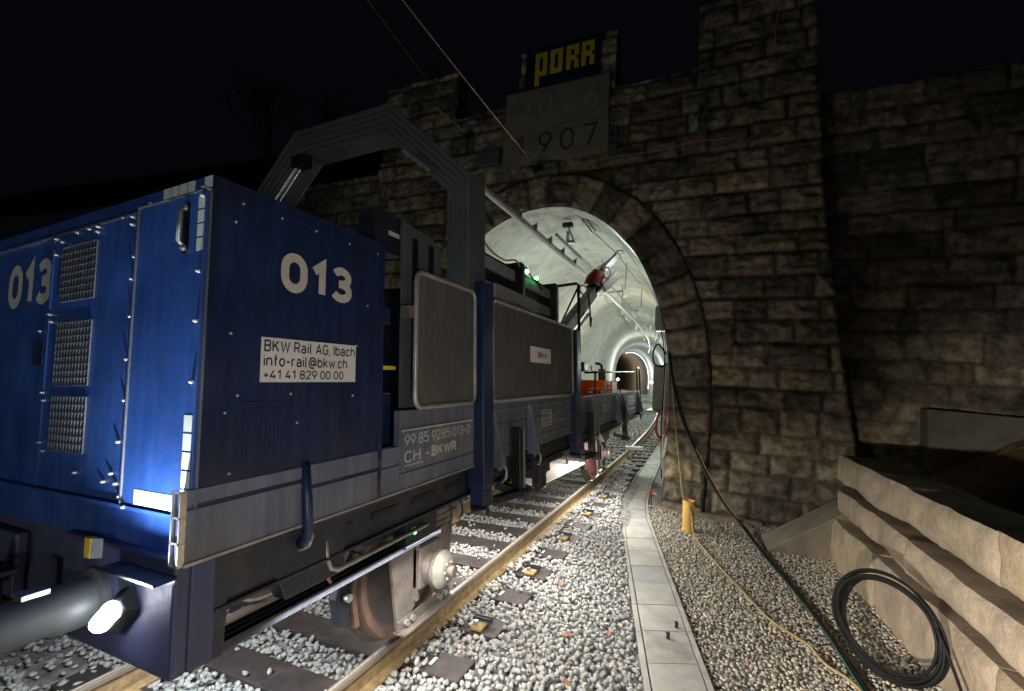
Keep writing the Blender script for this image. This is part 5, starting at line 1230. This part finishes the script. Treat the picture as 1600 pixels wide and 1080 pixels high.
# ------------------------------------------------------------------ hoses, rope, pipe, coil, bits in front of the portal
HP = [(2.27,9.62,3.0),(2.31,9.42,2.78),(2.40,9.40,2.27),(2.58,9.39,1.65),(2.82,9.38,1.06),(3.11,9.30,.52),(3.40,9.15,.10),(3.66,8.9,-.13),(3.91,7.69,-.185),(4.11,6.82,-.19),(4.27,5.8,-.18),(4.36,5.07,-.18),(4.43,4.2,-.18),(4.5,3.2,-.18)]
solo('black_hose', MB().tube(smoothpts(HP), .024, 10), M['hose'], 'thick black hose draped from the arch down over the gravel', 'hose', HP[6], smooth=True)
solo('green_cable', MB().tube(smoothpts([(x-.030-.01*(i%2), y-.015, z+.010) for i, (x,y,z) in enumerate(HP)]), .011, 8), M['green'], 'thin green cable running alongside the black hose over the gravel', 'cable', HP[6], smooth=True)
solo('copper_cable', MB().tube(smoothpts([(x+.028, y-.02, z-.006+.006*(i%3)) for i, (x,y,z) in enumerate(HP[4:])]), .008, 8), M['copper'], 'thin reddish cable running beside the black hose over the gravel', 'cable', HP[6], smooth=True)
RP = [(2.34,9.40,2.6),(2.42,9.38,1.77),(2.53,9.38,.91),(2.62,9.36,.2),(2.72,8.75,.12),(2.78,8.42,.20),(2.84,8.32,.05),(2.90,8.05,-.17),(3.10,7.45,-.19),(3.31,6.85,-.185),(3.54,6.29,-.19),(3.74,5.77,-.18),(3.94,5.55,-.19),(4.05,5.40,-.18),(4.14,5.15,-.19),(4.33,4.87,-.185),(4.5,4.0,-.18)]
solo('tan_rope', MB().tube(smoothpts(RP), .013, 8), M['rope'], 'tan rope running from the yellow pipe stub across the gravel', 'rope', RP[8], smooth=True)
pt = thing('pipe_stub', 'short upright yellow orange pipe standing in the gravel at the portal foot', 'pipe', (2.78, 8.5, -.25), False)
part('pipe', MB().lathe([(-.1,.098),(.50,.100),(.505,.098),(.505,.088),(.1,.086)], (2.78,8.5,-.23), 'z', 32), M['pipe'], pt, smooth='auto')
fl = thing('marker_stick', 'thin stick with ragged orange plastic lying on the trough by the portal', 'marker', (2.0, 9.7, -.2), False)
part('stick', MB().cyl((2.06,9.3,-.2),(2.03,9.55,.02),.01,n=6), M['dark'], fl)
mb = MB()
for k in range(9):
    a = k*.7; c = (2.0+.05*cos(a), 9.6, .02); e = (2.0+.16*cos(a), 9.6+.1*sin(a), .03+.05*sin(a*1.7)); mb.add([c, (c[0]+.03,c[1]+.02,c[2]+.03), e], [(0,1,2)])
part('orange_tuft', mb, M['orangepl'], fl)
solo('red_tag', MB().box(3.55,3.68,9.26,9.32,-.16,-.11), M['red'], 'small red tag lying at the foot of the portal wall', 'tag', (3.6,9.3,-.17), bevel=.01)
# cable coil
def coil():
    t = thing('cable_coil', 'coil of black cable leaning against the sandstone block wall', 'cable coil', (4.60, 5.2, -.17), False)
    n = Vector((-sin(.8), -cos(.8), 0)); side = Vector((0,0,1)).cross(n); up = Vector((0,0,1))*cos(.05)-n*sin(.05); c0 = Vector((4.60,5.2,-.17+.44))
    r = np.random.default_rng(4)
    for k in range(11):
        c = c0 + n*float(r.uniform(-.035,.05)) + side*float(r.normal(0,.012)) + up*float(r.normal(0,.014)-.01)
        R = float(r.uniform(.385,.445)); e = float(r.uniform(-.03,.03)); ph = float(r.uniform(0,6))
        P = [c+side*(R*(1+e)*cos(a))+up*(R*(1-e)*sin(a))+n*(.018*sin(2*a+ph)) for a in np.linspace(0, 2*pi, 64, endpoint=False)]
        part('loop', MB().tube(P, .0115, 8, closed=True), M['hose'], t, smooth=True)
    P = [c0+side*(-.44*cos(a))+up*(.40*sin(a))+n*.05 for a in np.linspace(-.9, .7, 20)]
    part('stray_loop', MB().tube(P, .010, 8), M['hose'], t, smooth=True)
    P = [c0+side*.38+up*.18+n*.05, c0+side*.45+up*.05+n*.06, Vector((4.90,4.72,.16)), Vector((4.90,4.45,-.06)), Vector((4.88,4.2,-.16)), Vector((4.9,3.8,-.19))]
    part('loose_end', MB().tube(smoothpts(P), .0115, 8), M['hose'], t, smooth=True)
coil()
# bare trees on the slope above the portal
def bare_tree(x, y, z, h, seed, label):
    t = thing('bare_tree', label, 'tree', (x, y, z), False); r = random.Random(seed)
    def grow(p, d, l, rad, dep, mb):
        q = p + d*l; mid = p.lerp(q, .5)+Vector((r.uniform(-1,1),r.uniform(-1,1),0))*l*.05
        mb.tube([p, mid, q], [rad, rad*.85, rad*.68], 6 if dep > 1 else 5)
        if dep:
            for _ in range(3 if dep > 1 else 2):
                e = (d + Vector((r.uniform(-.75,.75), r.uniform(-.75,.75), r.uniform(-.15,.55)))).normalized(); grow(q, e, l*r.uniform(.55,.8), rad*.62, dep-1, mb)
    m1 = MB(); m1.tube([(x,y,z),(x+.1,y,z+h*.35)], [.16,.11], 8); part('trunk', m1, M['twig'], t, smooth=True)
    m2 = MB()
    for _ in range(4): grow(Vector((x+.1,y,z+h*.34)), Vector((r.uniform(-.6,.6), r.uniform(-.6,.6), 1)).normalized(), h*.24, .075, 4, m2)
    part('crown', m2, M['twig'], t)
for i, (x, y, z, h, lab) in enumerate(((-7, 12.5, 7.8, 5, 'faint bare tree on the dark slope just left of the left merlon'), (-14, 15, 9.6, 6, 'faint bare tree on the dark slope above the wagon container'), (-21, 17, 11.5, 7, 'faint bare tree on the dark slope at the far left'))):
    bare_tree(x, y, z, h, 20+i, lab)
